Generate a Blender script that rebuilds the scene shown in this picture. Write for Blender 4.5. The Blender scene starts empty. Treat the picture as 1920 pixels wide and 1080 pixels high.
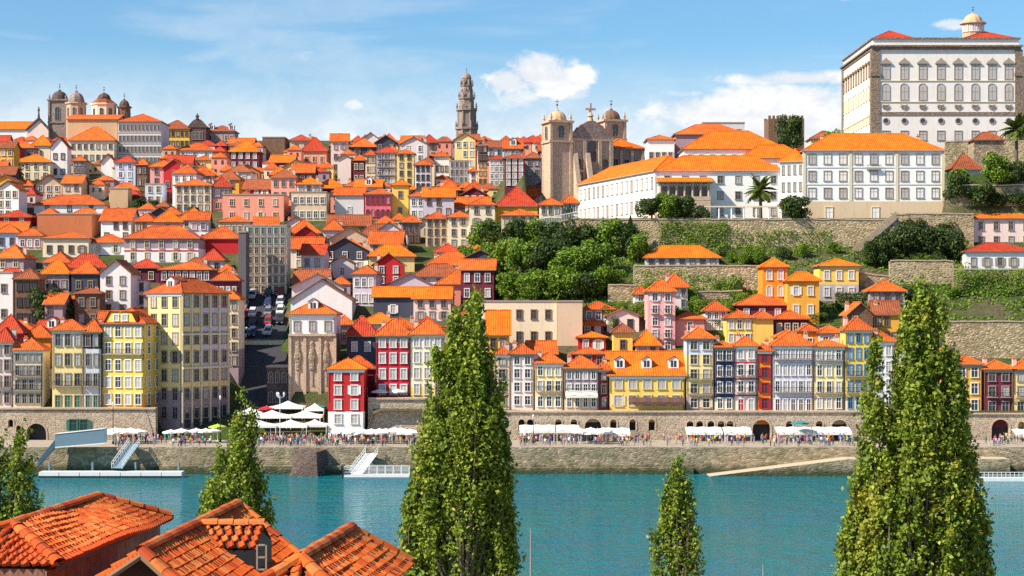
import bpy, math, random
from mathutils import Vector, Matrix, noise as mnoise
R = math.radians
random.seed(7)
S = bpy.context.scene
# ------------------------------------------------------------------ camera
F, CX, HY, CZ = 3500.0, 960.0, 580.0, 31.0          # focal length in photo pixels, image centre, horizon row, eye height
cam = bpy.data.cameras.new('camera'); co = bpy.data.objects.new('camera', cam); S.collection.objects.link(co)
co.location = (0, 0, CZ); co.rotation_euler = (R(90), 0, 0)
cam.sensor_width = 36; cam.lens = 36 * F / 1920; cam.shift_y = (HY - 540) / 1920
cam.clip_start = 1; cam.clip_end = 30000
S.camera = co
# ------------------------------------------------------------------ sun and sky
SUN_AZ, SUN_EL = 64, 41                              # degrees left of the camera's back, above horizon
sd = Vector((-math.sin(R(SUN_AZ)) * math.cos(R(SUN_EL)), -math.cos(R(SUN_AZ)) * math.cos(R(SUN_EL)), math.sin(R(SUN_EL))))
sl = bpy.data.lights.new('sun', 'SUN'); sl.energy = 5.0; sl.angle = R(0.5); sl.color = (1.0, .90, .74)
so = bpy.data.objects.new('sun', sl); S.collection.objects.link(so)
so.rotation_euler = sd.to_track_quat('Z', 'Y').to_euler()
w = bpy.data.worlds.new('World'); S.world = w; w.use_nodes = True
S.view_settings.view_transform = 'Standard'; S.view_settings.look = 'None'
S.view_settings.exposure = 0.68; S.view_settings.gamma = 1
S.cycles.max_bounces = 5; S.cycles.diffuse_bounces = 3; S.cycles.glossy_bounces = 2; S.cycles.transparent_max_bounces = 4
S.cycles.use_denoising = False


def sky():
    nt = w.node_tree; N = nt.nodes; L = nt.links; N.clear()
    out = N.new('ShaderNodeOutputWorld'); bg = N.new('ShaderNodeBackground'); bg.inputs[1].default_value = 0.072
    st = N.new('ShaderNodeTexSky'); st.sky_type = 'NISHITA'; st.sun_disc = False
    st.sun_elevation = R(SUN_EL); st.sun_rotation = math.atan2(sd.x, sd.y); st.altitude = 0
    st.air_density = 1.0; st.dust_density = 0.6; st.ozone_density = 2.2
    tc = N.new('ShaderNodeTexCoord'); sep = N.new('ShaderNodeSeparateXYZ'); L.new(tc.outputs['Generated'], sep.inputs[0])

    def m(op, a, b=None, c=None):
        n = N.new('ShaderNodeMath'); n.operation = op
        for i, v in enumerate((a, b, c)):
            if v is None: continue
            if hasattr(v, 'links'): L.new(v, n.inputs[i])
            else: n.inputs[i].default_value = v
        return n.outputs[0]
    az = m('ARCTAN2', sep.outputs[0], sep.outputs[1]); el = m('ARCSINE', sep.outputs[2])

    def noise(scale, sx, sy, sz, det=6, rough=.6, dist=0.0):
        mp = N.new('ShaderNodeMapping'); mp.inputs['Scale'].default_value = (sx, sy, sz)
        L.new(tc.outputs['Generated'], mp.inputs[0])
        n = N.new('ShaderNodeTexNoise'); n.inputs['Scale'].default_value = scale; n.inputs['Detail'].default_value = det
        n.inputs['Roughness'].default_value = rough; n.inputs['Distortion'].default_value = dist
        L.new(mp.outputs[0], n.inputs[0]); return n.outputs[0]
    nb = noise(46, 1, 1, 1.5, 8, .62, .25)
    ns = noise(6, 1, 1, 6, 6, .55, .4)

    def ramp(v, a, b):
        n = N.new('ShaderNodeMapRange'); n.interpolation_type = 'SMOOTHSTEP'
        n.inputs[1].default_value = a; n.inputs[2].default_value = b
        L.new(v, n.inputs[0]); return n.outputs[0]
    # drifting streaks over the whole sky, thicker towards the horizon
    low = ramp(el, .24, .02)
    streak = m('MULTIPLY', ramp(m('ADD', ns, m('MULTIPLY', low, .07)), .50, .68), m('ADD', m('MULTIPLY', low, .35), .10))
    mask = streak

    def blob(px, py, rx, ry, k=1.0, soft=.55, namp=1.7, nz=None):
        a0 = math.atan((px - CX) / F); e0 = math.atan((HY - py) / F)
        dx = m('DIVIDE', m('SUBTRACT', az, a0), rx / F); dy = m('DIVIDE', m('SUBTRACT', el, e0), ry / F)
        r = m('SQRT', m('ADD', m('MULTIPLY', dx, dx), m('MULTIPLY', dy, dy)))
        v = m('ADD', m('SUBTRACT', 1.0, r), m('MULTIPLY', m('SUBTRACT', nz or nb, .5), namp))
        return m('MULTIPLY', ramp(v, 0, soft), k)
    for b in [(1005, 132, 88, 50, 1.0, .5, 1.7), (1050, 152, 88, 38, 1.0, .5, 1.7), (955, 152, 60, 38, 1.0, .5, 1.7), (972, 182, 60, 40, .8, .8, 1.6), (1085, 175, 60, 22, .7, .8, 1.8), (1160, 205, 130, 30, .6, 1.0, 1.6), (930, 205, 70, 22, .6, 1.0, 1.6),
              (1390, 215, 290, 54, 1.0, .6, 1.2), (1470, 188, 200, 42, 1.0, .6, 1.3), (1500, 152, 210, 20, 1.0, .7, 1.3), (1290, 178, 90, 14, .6, .9, 1.8), (1500, 250, 300, 60, 1.0, .6, 1.0),
              (565, 112, 42, 24, .4, .9, 2.2), (662, 200, 26, 15, .8, .8, 2.0), (1582, -2, 50, 12, .8), (1790, 60, 50, 12, .8), (700, 262, 330, 30, .9, .9, 1.2), (420, 262, 120, 16, .6, .9, 1.2),
              (-700, 60, 260, 90, .9), (2700, 90, 300, 110, .9), (200, -900, 420, 160, .8), (2300, -1000, 400, 160, .8)]:
        mask = m('MAXIMUM', mask, blob(*b))
    veil = m('MULTIPLY', ramp(el, .145, .075), .85)
    tint = N.new('ShaderNodeMix'); tint.data_type = 'RGBA'; tint.blend_type = 'MULTIPLY'; tint.inputs[0].default_value = 1
    L.new(st.outputs[0], tint.inputs[6]); tint.inputs[7].default_value = (.78, 1.14, 1.34, 1)
    mx = N.new('ShaderNodeMix'); mx.data_type = 'RGBA'; L.new(m('MAXIMUM', mask, veil), mx.inputs[0])
    L.new(tint.outputs[2], mx.inputs[6])
    cl = N.new('ShaderNodeMix'); cl.data_type = 'RGBA'; L.new(ramp(nb, .38, .62), cl.inputs[0])
    cl.inputs[6].default_value = (7.2, 7.6, 8.2, 1); cl.inputs[7].default_value = (9.0, 9.0, 8.9, 1)
    L.new(cl.outputs[2], mx.inputs[7])
    L.new(mx.outputs[2], bg.inputs[0]); L.new(bg.outputs[0], out.inputs[0])


sky()
# ------------------------------------------------------------------ helpers
COL = S.collection


def V(px, py, Y): return Vector(((px - CX) / F * Y, Y, CZ - (py - HY) / F * Y))
def PX(p): return CX + F * p[0] / p[1]
def PY(p): return HY - F * (p[2] - CZ) / p[1]


def tag(o, label=None, cat=None, group=None, kind=None):
    if label: o['label'] = label
    if cat: o['category'] = cat
    if group: o['group'] = group
    if kind: o['kind'] = kind
    return o


def empty(name, loc=(0, 0, 0), rz=0):
    o = bpy.data.objects.new(name, None); COL.objects.link(o); o.location = loc; o.rotation_euler = (0, 0, rz)
    o.empty_display_size = .5
    return o


def link(name, me, parent=None, loc=None, rz=0, kind=None, scale=None):
    o = bpy.data.objects.new(name, me); COL.objects.link(o)
    if parent is not None: o.parent = parent
    if loc is not None: o.location = loc
    if rz: o.rotation_euler = (0, 0, rz)
    if scale is not None: o.scale = scale
    if kind: o['kind'] = kind
    return o


class MB:
    def __init__(s): s.v = []; s.f = []; s.m = []
    def quad(s, a, b, c, d, mi=0): s.poly((a, b, c, d), mi)
    def poly(s, pts, mi=0):
        n = len(s.v); s.v += [tuple(p) for p in pts]; s.f.append(tuple(range(n, n + len(pts)))); s.m.append(mi)
    def box(s, x0, x1, y0, y1, z0, z1, mi=0):
        n = len(s.v)
        s.v += [(x0, y0, z0), (x1, y0, z0), (x1, y1, z0), (x0, y1, z0), (x0, y0, z1), (x1, y0, z1), (x1, y1, z1), (x0, y1, z1)]
        for f in ((0, 3, 2, 1), (4, 5, 6, 7), (0, 1, 5, 4), (1, 2, 6, 5), (2, 3, 7, 6), (3, 0, 4, 7)):
            s.f.append(tuple(n + i for i in f)); s.m.append(mi)
    def ring(s, prof, n=12, cx=0, cy=0, mi=0, rot=0, cap=True):          # lathe: [(r, z)...]
        b = len(s.v)
        for r, z in prof:
            for i in range(n):
                a = 2 * math.pi * i / n + rot; s.v.append((cx + r * math.cos(a), cy + r * math.sin(a), z))
        for k in range(len(prof) - 1):
            for i in range(n):
                j = (i + 1) % n; s.f.append((b + k * n + i, b + k * n + j, b + (k + 1) * n + j, b + (k + 1) * n + i)); s.m.append(mi)
        if cap:
            s.f.append(tuple(b + i for i in range(n - 1, -1, -1))); s.m.append(mi)
            t = b + (len(prof) - 1) * n; s.f.append(tuple(t + i for i in range(n))); s.m.append(mi)
    def tube(s, p, q, r0, r1=None, n=6, mi=0):
        p = Vector(p); q = Vector(q); r1 = r0 if r1 is None else r1
        d = (q - p).normalized(); u = d.orthogonal().normalized(); w_ = d.cross(u); b = len(s.v)
        for c, r in ((p, r0), (q, r1)):
            for i in range(n):
                a = 2 * math.pi * i / n; s.v.append(tuple(c + u * (r * math.cos(a)) + w_ * (r * math.sin(a))))
        for i in range(n):
            j = (i + 1) % n; s.f.append((b + i, b + j, b + n + j, b + n + i)); s.m.append(mi)
        s.f.append(tuple(b + i for i in range(n - 1, -1, -1))); s.m.append(mi); s.f.append(tuple(b + n + i for i in range(n))); s.m.append(mi)
    def mesh(s, name, mats, smooth=False):
        me = bpy.data.meshes.new(name); me.from_pydata(s.v, [], s.f)
        for m_ in (mats if isinstance(mats, (list, tuple)) else [mats]): me.materials.append(m_)
        me.polygons.foreach_set('material_index', s.m)
        if smooth: me.polygons.foreach_set('use_smooth', [True] * len(s.f))
        me.update(); return me
    def build(s, name, mats, parent=None, loc=None, rz=0, smooth=False, kind=None):
        return link(name, s.mesh(name, mats, smooth), parent, loc, rz, kind)


# ------------------------------------------------------------------ materials
MATS = {}


def newmat(name, rough=.85, spec=.25):
    m_ = bpy.data.materials.new(name); m_.use_nodes = True
    b = m_.node_tree.nodes['Principled BSDF']; b.inputs['Roughness'].default_value = rough
    b.inputs['Specular IOR Level'].default_value = spec
    return m_, m_.node_tree.nodes, m_.node_tree.links, b


def mixn(N, L, fac, a, b, mode='MIX'):
    n = N.new('ShaderNodeMix'); n.data_type = 'RGBA'; n.blend_type = mode
    for i, v in ((0, fac), (6, a), (7, b)):
        if hasattr(v, 'links'): L.new(v, n.inputs[i])
        elif i == 0: n.inputs[0].default_value = v
        else: n.inputs[i].default_value = (*v, 1) if len(v) == 3 else v
    return n.outputs[2]


def noisen(N, L, scale, det=4, rough=.6, vec=None, stretch=None):
    if vec is None:
        g = N.new('ShaderNodeNewGeometry'); vec = g.outputs['Position']
    if stretch:
        mp = N.new('ShaderNodeMapping'); mp.inputs['Scale'].default_value = stretch; L.new(vec, mp.inputs[0]); vec = mp.outputs[0]
    n = N.new('ShaderNodeTexNoise'); n.inputs['Scale'].default_value = scale; n.inputs['Detail'].default_value = det
    n.inputs['Roughness'].default_value = rough; L.new(vec, n.inputs[0]); return n.outputs[0]


def rampn(N, L, v, a, b, lo=0, hi=1):
    n = N.new('ShaderNodeMapRange'); n.inputs[1].default_value = a; n.inputs[2].default_value = b
    n.inputs[3].default_value = lo; n.inputs[4].default_value = hi; L.new(v, n.inputs[0]); return n.outputs[0]


def bumpn(N, L, b, h, dist, strength=1):
    n = N.new('ShaderNodeBump'); n.inputs['Distance'].default_value = dist; n.inputs['Strength'].default_value = strength
    L.new(h, n.inputs['Height']); L.new(n.outputs[0], b.inputs['Normal'])


def plaster(c, wear=.45):
    k = ('pl', tuple(c), wear)
    if k in MATS: return MATS[k]
    m_, N, L, b = newmat('plaster')
    st = noisen(N, L, .5, 6, .7, stretch=(1, 1, .35)); big = noisen(N, L, .14, 3)
    dirt = tuple(x * .62 for x in c)
    c1 = mixn(N, L, rampn(N, L, st, .52, .78, 0, wear), c, dirt)
    sk = noisen(N, L, 1.0, 5, .7, stretch=(2.6, 2.6, .16)); c1 = mixn(N, L, rampn(N, L, sk, .52, .74, 0, wear * 1.1), c1, tuple(x * .5 + .01 for x in c))
    c2 = mixn(N, L, rampn(N, L, big, .35, .7, 0, .22), c1, tuple(min(1, x * 1.12 + .02) for x in c))
    L.new(c2, b.inputs['Base Color']); bumpn(N, L, b, noisen(N, L, 3, 4), .05, .4)
    MATS[k] = m_; return m_


def plain(name, c, rough=.7, spec=.3, metal=0):
    k = (name, tuple(c))
    if k in MATS: return MATS[k]
    m_, N, L, b = newmat(name, rough, spec); b.inputs['Base Color'].default_value = (*c, 1); b.inputs['Metallic'].default_value = metal
    n = noisen(N, L, 1.2, 3); L.new(mixn(N, L, rampn(N, L, n, .4, .75, 0, .3), c, tuple(x * .7 for x in c)), b.inputs['Base Color'])
    MATS[k] = m_; return m_


def roofmat(name, c, dark):
    m_, N, L, b = newmat(name, .8, .2)
    oi = N.new('ShaderNodeObjectInfo'); g = N.new('ShaderNodeNewGeometry')
    cr = N.new('ShaderNodeVectorMath'); cr.operation = 'CROSS_PRODUCT'; L.new(g.outputs['Normal'], cr.inputs[0]); cr.inputs[1].default_value = (0, 0, 1)
    nn = N.new('ShaderNodeVectorMath'); nn.operation = 'NORMALIZE'; L.new(cr.outputs[0], nn.inputs[0])
    dt = N.new('ShaderNodeVectorMath'); dt.operation = 'DOT_PRODUCT'; L.new(nn.outputs[0], dt.inputs[0]); L.new(g.outputs['Position'], dt.inputs[1])
    sn = N.new('ShaderNodeMath'); sn.operation = 'SINE'
    ml = N.new('ShaderNodeMath'); ml.operation = 'MULTIPLY'; ml.inputs[1].default_value = 2 * math.pi / .48; L.new(dt.outputs['Value'], ml.inputs[0]); L.new(ml.outputs[0], sn.inputs[0])
    sz = N.new('ShaderNodeSeparateXYZ'); L.new(g.outputs['Position'], sz.inputs[0])
    zr = N.new('ShaderNodeMath'); zr.operation = 'FRACT'; zm = N.new('ShaderNodeMath'); zm.operation = 'MULTIPLY'; zm.inputs[1].default_value = 3.2
    L.new(sz.outputs[2], zm.inputs[0]); L.new(zm.outputs[0], zr.inputs[0])
    hh = N.new('ShaderNodeMath'); hh.operation = 'ADD'; L.new(sn.outputs[0], hh.inputs[0]); L.new(zr.outputs[0], hh.inputs[1])
    n1 = noisen(N, L, .9, 5, .75); n2 = noisen(N, L, .22, 4, .6); n3 = noisen(N, L, 4.5, 2)
    a = mixn(N, L, rampn(N, L, oi.outputs['Random'], 0, 1, 0, .8), c, dark)
    a = mixn(N, L, rampn(N, L, n1, .45, .68, 0, .75), a, tuple(x * .42 for x in dark))
    a = mixn(N, L, rampn(N, L, n2, .5, .75, 0, .5), a, (c[0] * 1.1, c[1] * 1.45, c[2] * 1.8))
    a = mixn(N, L, rampn(N, L, n3, .52, .7, 0, .45), a, (.22, .07, .03))
    L.new(a, b.inputs['Base Color']); bumpn(N, L, b, hh.outputs[0], .08, .5)
    return m_


ROOF = roofmat('roof_tiles', (.80, .150, .018), (.46, .075, .018))
ROOF_B = roofmat('bright_roof_tiles', (.90, .185, .008), (.80, .15, .010))
ROOF_R = roofmat('red_roof_tiles', (.58, .06, .022), (.42, .045, .02))
ROOF_D = roofmat('weathered_roof_tiles', (.40, .105, .04), (.28, .075, .035))
RM = {'o': ROOF, 'b': ROOF_B, 'r': ROOF_R, 'd': ROOF_D}


def stonemat(name, c, sc=.55, contrast=.5, bump=.25, green=0.0, course=None, tide=None):
    m_, N, L, b = newmat(name, .92, .15)
    g = N.new('ShaderNodeNewGeometry')
    vo = N.new('ShaderNodeTexVoronoi'); vo.inputs['Scale'].default_value = sc * 2.6
    mp = N.new('ShaderNodeMapping'); mp.inputs['Scale'].default_value = course or (1, 1, 1.9); L.new(g.outputs['Position'], mp.inputs[0]); L.new(mp.outputs[0], vo.inputs[0])
    v2 = N.new('ShaderNodeTexVoronoi'); v2.feature = 'DISTANCE_TO_EDGE'; v2.inputs['Scale'].default_value = sc * 2.6; L.new(mp.outputs[0], v2.inputs[0])
    bw = N.new('ShaderNodeRGBToBW'); L.new(vo.outputs['Color'], bw.inputs[0])
    n1 = noisen(N, L, .12, 5, .65); n2 = noisen(N, L, 1.6, 5, .7)
    a = mixn(N, L, rampn(N, L, bw.outputs[0], .2, .8), tuple(x * (1 - contrast) for x in c), tuple(x * (1 + contrast * .5) for x in c))
    a = mixn(N, L, rampn(N, L, v2.outputs['Distance'], .0, .09, .5, 0), a, tuple(x * .4 for x in c))
    a = mixn(N, L, rampn(N, L, n2, .45, .75, 0, .6), a, tuple(x * .45 for x in c))
    a = mixn(N, L, rampn(N, L, n1, .45, .7, 0, .5), a, (c[0] * .6, c[1] * .55, c[2] * .5))
    if green: a = mixn(N, L, rampn(N, L, noisen(N, L, .3, 6, .7), .5, .62, 0, green), a, (.05, .09, .015))
    if tide:                                             # weed and damp left by the river on the lower courses
        sz = N.new('ShaderNodeSeparateXYZ'); L.new(g.outputs['Position'], sz.inputs[0]); ad = N.new('ShaderNodeMath'); ad.operation = 'MULTIPLY_ADD'; L.new(noisen(N, L, .5, 5, .7, stretch=(1, 1, .4)), ad.inputs[0]); ad.inputs[1].default_value = -3.2; L.new(sz.outputs[2], ad.inputs[2])
        a = mixn(N, L, rampn(N, L, ad.outputs[0], -.9, tide - 1.2, .85, 0), a, (.035, .05, .02))
    L.new(a, b.inputs['Base Color']); bumpn(N, L, b, v2.outputs['Distance'], bump, .8)
    return m_


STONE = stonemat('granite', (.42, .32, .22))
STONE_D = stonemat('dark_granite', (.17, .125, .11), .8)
STONE_Y = stonemat('sandy_granite', (.56, .44, .27), .5, .45, .3, .25)  # lighter, sandy granite of the terrace walls
STONE_G = stonemat('mossy_granite', (.34, .28, .17), .5, .55, .3, .75)
QUAY = stonemat('quay_stone', (.42, .34, .23), .6, .4, .2, .35, (.7, 1, 1.6), 1.6)
CH_ST = stonemat('church_granite', (.62, .47, .34), 1.1, .18, .1)
WHITE = plaster((.80, .78, .76), .25)
GLASS = newmat('window_glass', .12, .6)[0]; GLASS.node_tree.nodes['Principled BSDF'].inputs['Base Color'].default_value = (.035, .042, .055, 1)
CURT = plain('curtained_glass', (.46, .43, .41), .35, .4)
IRON = plain('iron', (.025, .025, .03), .5)
WOODD = plain('dark_wood', (.09, .045, .03))
CANVAS = plain('white_canvas', (.82, .80, .76), .8)
METAL_W = plain('white_metal', (.75, .76, .76), .4)
METAL_B = plain('blue_grey_metal', (.16, .24, .30), .45)
TRIM = {'white': plain('white_trim', (.78, .76, .73)), 'stone': plain('stone_trim', (.34, .28, .23)), 'brown': plain('brown_trim', (.22, .13, .08)),
        'green': plain('green_trim', (.03, .16, .10)), 'red': plain('red_trim', (.42, .02, .03)), 'cream': plain('cream_trim', (.7, .6, .42)), 'dark': plain('dark_trim', (.05, .045, .05)),
        'blue': plain('blue_trim', (.10, .22, .36))}
PAL = {'white': (.82, .79, .77), 'cream': (.78, .67, .48), 'yellow': (.82, .55, .12), 'pale yellow': (.82, .63, .27), 'ochre': (.72, .37, .05), 'orange': (.84, .25, .025),
       'red': (.50, .022, .028), 'crimson': (.46, .02, .04), 'maroon': (.15, .025, .045), 'pink': (.78, .40, .38), 'salmon': (.80, .32, .23), 'magenta': (.68, .16, .22),
       'pale pink': (.80, .62, .56), 'lilac': (.58, .52, .60), 'grey': (.44, .41, .42), 'pale grey': (.62, .60, .60), 'slate': (.055, .065, .095), 'navy': (.04, .055, .12), 'mint': (.48, .66, .54),
       'pale blue': (.56, .62, .78), 'beige': (.66, .50, .34), 'tan': (.58, .38, .22), 'terracotta': (.55, .17, .07), 'brown': (.26, .15, .10), 'mauve': (.36, .27, .30), 'stone': (.44, .34, .25), 'dark grey': (.13, .12, .13)}


def PM(c):
    if c == 'stone': return STONE
    if c == 'brown': return stonemat_c('brown')
    return plaster(PAL[c])


def stonemat_c(c):
    if c not in MATS: MATS[c] = stonemat(c + '_rubble', PAL[c], 1.0, .3, .15)
    return MATS[c]


# ------------------------------------------------------------------ the lie of the land
ZL = [(372, 10.9), (392, 17.6), (408, 22.8), (425, 28.6), (448, 34.8), (475, 41.9), (510, 49.9), (550, 59.3), (600, 70.4), (670, 84.6), (730, 97.0), (800, 100), (1000, 98), (2000, 90), (9000, 60)]
ZR = [(372, 10.6), (380, 12.5), (395, 22), (405, 28.5), (418, 34.2), (432, 40.2), (442, 44.5), (447, 46), (448.5, 53), (500, 54.5), (512, 68), (560, 78), (650, 84), (800, 88), (1000, 92), (2000, 90), (9000, 60)]


def itp(T, y):
    if y <= T[0][0]: return T[0][1]
    for (a, za), (b, zb) in zip(T, T[1:]):
        if y <= b: return za + (zb - za) * (y - a) / (b - a)
    return T[-1][1]


def sms(a, b, x):
    t = max(0, min(1, (x - a) / (b - a))); return t * t * (3 - 2 * t)


def ground(X, Y):
    px = CX + F * X / Y
    t = sms(900, 1010, px); z = itp(ZL, Y) * (1 - t) + itp(ZR, Y) * t
    if 985 < px < 1262 and 495 < Y < 640: z = min(z, max(54.5, 54.5 + (Y - 560) * .3))
    if px > 1765 and 450 < Y < 512: z = max(z, 53 + 11 * sms(1768, 1782, px) * sms(450.5, 453, Y))
    if Y < 455:
        k = sms(436, 446, px) * (1 - sms(538, 548, px))            # the steep street
        zs = 5 + max(0, Y - 371) * .25 if Y < 386 else 8.75 + (itp(ZL, 455) - 8.75) * (Y - 386) / (455 - 386)
        z = z * (1 - k) + min(z, zs) * k
    if Y < 400:
        k = sms(283, 289, px) * (1 - sms(694, 700, px)) * (1 - sms(386 if px > 440 else 392, 388 if px > 440 else 399, Y)); z = z * (1 - k) + min(z, 5 + max(0, Y - 371) * .25) * k
    return z


def depth_for(px, yb, y0=373):
    Y = y0
    while Y < 1000:
        if PY((0, Y, ground((px - CX) / F * Y, Y))) <= yb: return Y
        Y += .5
    return 1000


def terrain():
    ys = [371.5, 373] + [375 + 3 * i for i in range(70)] + [590 + 10 * i for i in range(25)] + [850, 900, 1000, 1200, 1600, 2500, 5000, 9000]
    nx = 300; mb = MB(); W = len(range(nx + 1))
    for y in ys:
        half = max(260, y * .40) if y < 900 else y * 1.6
        for i in range(nx + 1):
            x = -half + 2 * half * i / nx; mb.v.append((x, y, ground(x, y) - .05))
    for j in range(len(ys) - 1):
        for i in range(nx):
            a = j * W + i; mb.f.append((a, a + 1, a + W + 1, a + W)); mb.m.append(0)
    m_, N, L, b = newmat('hillside_ground', .95, .1)
    n1 = noisen(N, L, .09, 6, .7); n2 = noisen(N, L, .8, 6, .75)
    a = mixn(N, L, rampn(N, L, n1, .42, .58), (.13, .11, .06), (.055, .095, .018))
    a = mixn(N, L, rampn(N, L, n2, .45, .7, 0, .7), a, (.05, .045, .03)); L.new(a, b.inputs['Base Color']); bumpn(N, L, b, n2, .6)
    tag(mb.build('hillside', m_, smooth=True), kind='structure')
    # paved quay of the old town
    mb = MB(); mb.box(-900, 900, 352, 371.45, -6, 5)
    m_, N, L, b = newmat('quay_paving', .9, .15)
    n2 = noisen(N, L, .7, 5, .7); L.new(mixn(N, L, n2, (.30, .25, .20), (.46, .39, .30)), b.inputs['Base Color'])
    q = MB(); q.v = mb.v; q.f = mb.f; q.m = [0 if (k % 6) != 2 else 1 for k in range(len(mb.f))]
    tag(q.build('quay', [m_, QUAY]), kind='structure')
    # south bank: a slope with a low quay
    mb = MB(); pr = [(-60, 27), (0, 24), (30, 15), (70, 10), (115, 4), (184, 3.6), (184.5, -5)]
    for (a, za), (b_, zb) in zip(pr, pr[1:]): mb.quad((-400, a, za), (400, a, za), (400, b_, zb), (-400, b_, zb))
    tag(mb.build('south_bank', plain('bank_paving', (.24, .21, .17), .9)), kind='structure')


def water():
    m_, N, L, b = newmat('river_water', .08, .2)
    g = N.new('ShaderNodeNewGeometry')
    n1 = noisen(N, L, .035, 4, .6, g.outputs['Position'], (1, .5, 1)); n2 = noisen(N, L, .62, 3, .6, g.outputs['Position'], (.55, 1.3, 1)); n3 = noisen(N, L, .17, 4, .65, g.outputs['Position'], (.5, 1.5, 1))
    c = mixn(N, L, rampn(N, L, n1, .38, .62), (.0, .14, .20), (.0, .16, .165))
    c = mixn(N, L, rampn(N, L, n3, .5, .75, 0, .5), c, (.0, .20, .26)); L.new(c, b.inputs['Base Color'])
    ad = N.new('ShaderNodeMath'); ad.operation = 'MULTIPLY_ADD'; L.new(n3, ad.inputs[0]); ad.inputs[1].default_value = 1.6; L.new(n2, ad.inputs[2])
    bumpn(N, L, b, ad.outputs[0], .8, 1.0)
    mb = MB(); mb.quad((-3000, 150, 0), (3000, 150, 0), (3000, 352.2, 0), (-3000, 352.2, 0))
    tag(mb.build('river', m_), kind='structure')


terrain(); water()
# ------------------------------------------------------------------ houses
WC = {}


def winmesh(w_, h, style, trim, pane, near):
    w_ = round(w_ * 8) / 8; h = round(h * 8) / 8; key = (w_, h, style, trim, pane, near)
    if key in WC: return WC[key]
    t = .16; f = MB(); p = MB(); P = p if near else f; pm = 0 if near else 1
    x0, x1 = -w_ / 2, w_ / 2
    if style == 'round':
        f.ring([(w_ / 2 + .28, 0)] * 1 + [(w_ / 2 + .28, .18), (w_ / 2, .18)], 16, cap=False)
        f.v = [(a, -c, b + h / 2) for a, b, c in f.v]
        n = len(P.v); P.ring([(w_ / 2 + .01, .05), (w_ / 2 + .01, .06)], 16, mi=pm); P.v = P.v[:n] + [(a, -c, b + h / 2) for a, b, c in P.v[n:]]
    else:
        f.box(x0 - t, x0, -.15, .02, -.05, h); f.box(x1, x1 + t, -.15, .02, -.05, h)
        f.box(x0 - t - .08, x1 + t + .08, -.24, .02, -.2, -.052)
        if style in ('arch', 'pediment'):
            n = 8; r = w_ / 2 + t
            for i in range(n):
                a, b = math.pi * i / n, math.pi * (i + 1) / n
                pts = [(r * math.cos(a), h + r * math.sin(a) * .8), (r * math.cos(b), h + r * math.sin(b) * .8), (w_ / 2 * math.cos(b), h + w_ / 2 * math.sin(b) * .8), (w_ / 2 * math.cos(a), h + w_ / 2 * math.sin(a) * .8)]
                f.poly([(x, -.15, z) for x, z in pts][::-1]); f.quad((pts[0][0], -.15, pts[0][1]), (pts[0][0], 0, pts[0][1]), (pts[1][0], 0, pts[1][1]), (pts[1][0], -.15, pts[1][1]))
            P.poly([(w_ / 2 * math.cos(math.pi * i / n), -.04, h + w_ / 2 * math.sin(math.pi * i / n) * .8) for i in range(n + 1)], pm)
            if style == 'pediment':
                f.poly([(-r - .45, -.42, h + .1), (r + .45, -.42, h + .1), (r + .3, -.42, h + .45), (r * .55, -.42, h + r * .85), (0, -.42, h + r + .5), (-r * .55, -.42, h + r * .85), (-r - .3, -.42, h + .45)])
                f.box(-r - .5, r + .5, -.5, 0, h - .05, h + .12)
        else:
            f.box(x0 - t - .03, x1 + t + .03, -.18, .02, h + .002, h + t + .05)
        P.quad((x0, -.04, 0), (x1, -.04, 0), (x1, -.04, h), (x0, -.04, h), pm)
        if style != 'bare':
            f.box(-.04, .04, -.085, -.045, 0, h); f.box(x0, -.042, -.085, -.045, h * .62, h * .62 + .07); f.box(.042, x1, -.085, -.045, h * .62, h * .62 + .07)
        if style == 'shutter':
            for s_ in (-1, 1):
                a, b = sorted((s_ * (w_ / 2 + t + .02), s_ * (w_ / 2 + t + .5))); f.box(a, b, -.12, .0, 0, h)
    pm_ = {'g': GLASS, 'c': CURT, 'd': WOODD, 'e': TRIM['green'], 'r': TRIM['red'], 'w': TRIM['white']}[pane]
    fm = f.mesh('window', [TRIM[trim], pm_]); pn = p.mesh('pane', pm_) if near else None
    WC[key] = (fm, pn); return WC[key]


def put_window(parent, loc, w_, h, style='plain', trim='white', pane='g', near=False, rz=0, name='window'):
    fm, pn = winmesh(w_, h, style, trim, pane, near)
    o = link(name, fm, parent, loc, rz)
    if pn: link('pane', pn, o)
    return o


BAL = {}


def balcony(parent, x, z, w_, mat=None):
    w_ = round(w_ * 4) / 4; mat = mat or IRON
    if (w_, mat) not in BAL:
        b = MB(); b.box(-w_ / 2, w_ / 2, -.75, -.01, -.14, 0, 1)
        b.box(-w_ / 2, w_ / 2, -.74, -.69, .95, 1.02); b.box(-w_ / 2, -w_ / 2 + .05, -.69, -.01, .95, 1.02); b.box(w_ / 2 - .05, w_ / 2, -.69, -.01, .95, 1.02)
        n = max(3, int(w_ / .22))
        for i in range(n + 1):
            xx = -w_ / 2 + .02 + (w_ - .04) * i / n; b.box(xx - .018, xx + .018, -.735, -.70, 0, .95)
        BAL[(w_, mat)] = b.mesh('balcony', [mat, TRIM['stone']])
    return link('balcony', BAL[(w_, mat)], parent, (x, 0, z))


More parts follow.
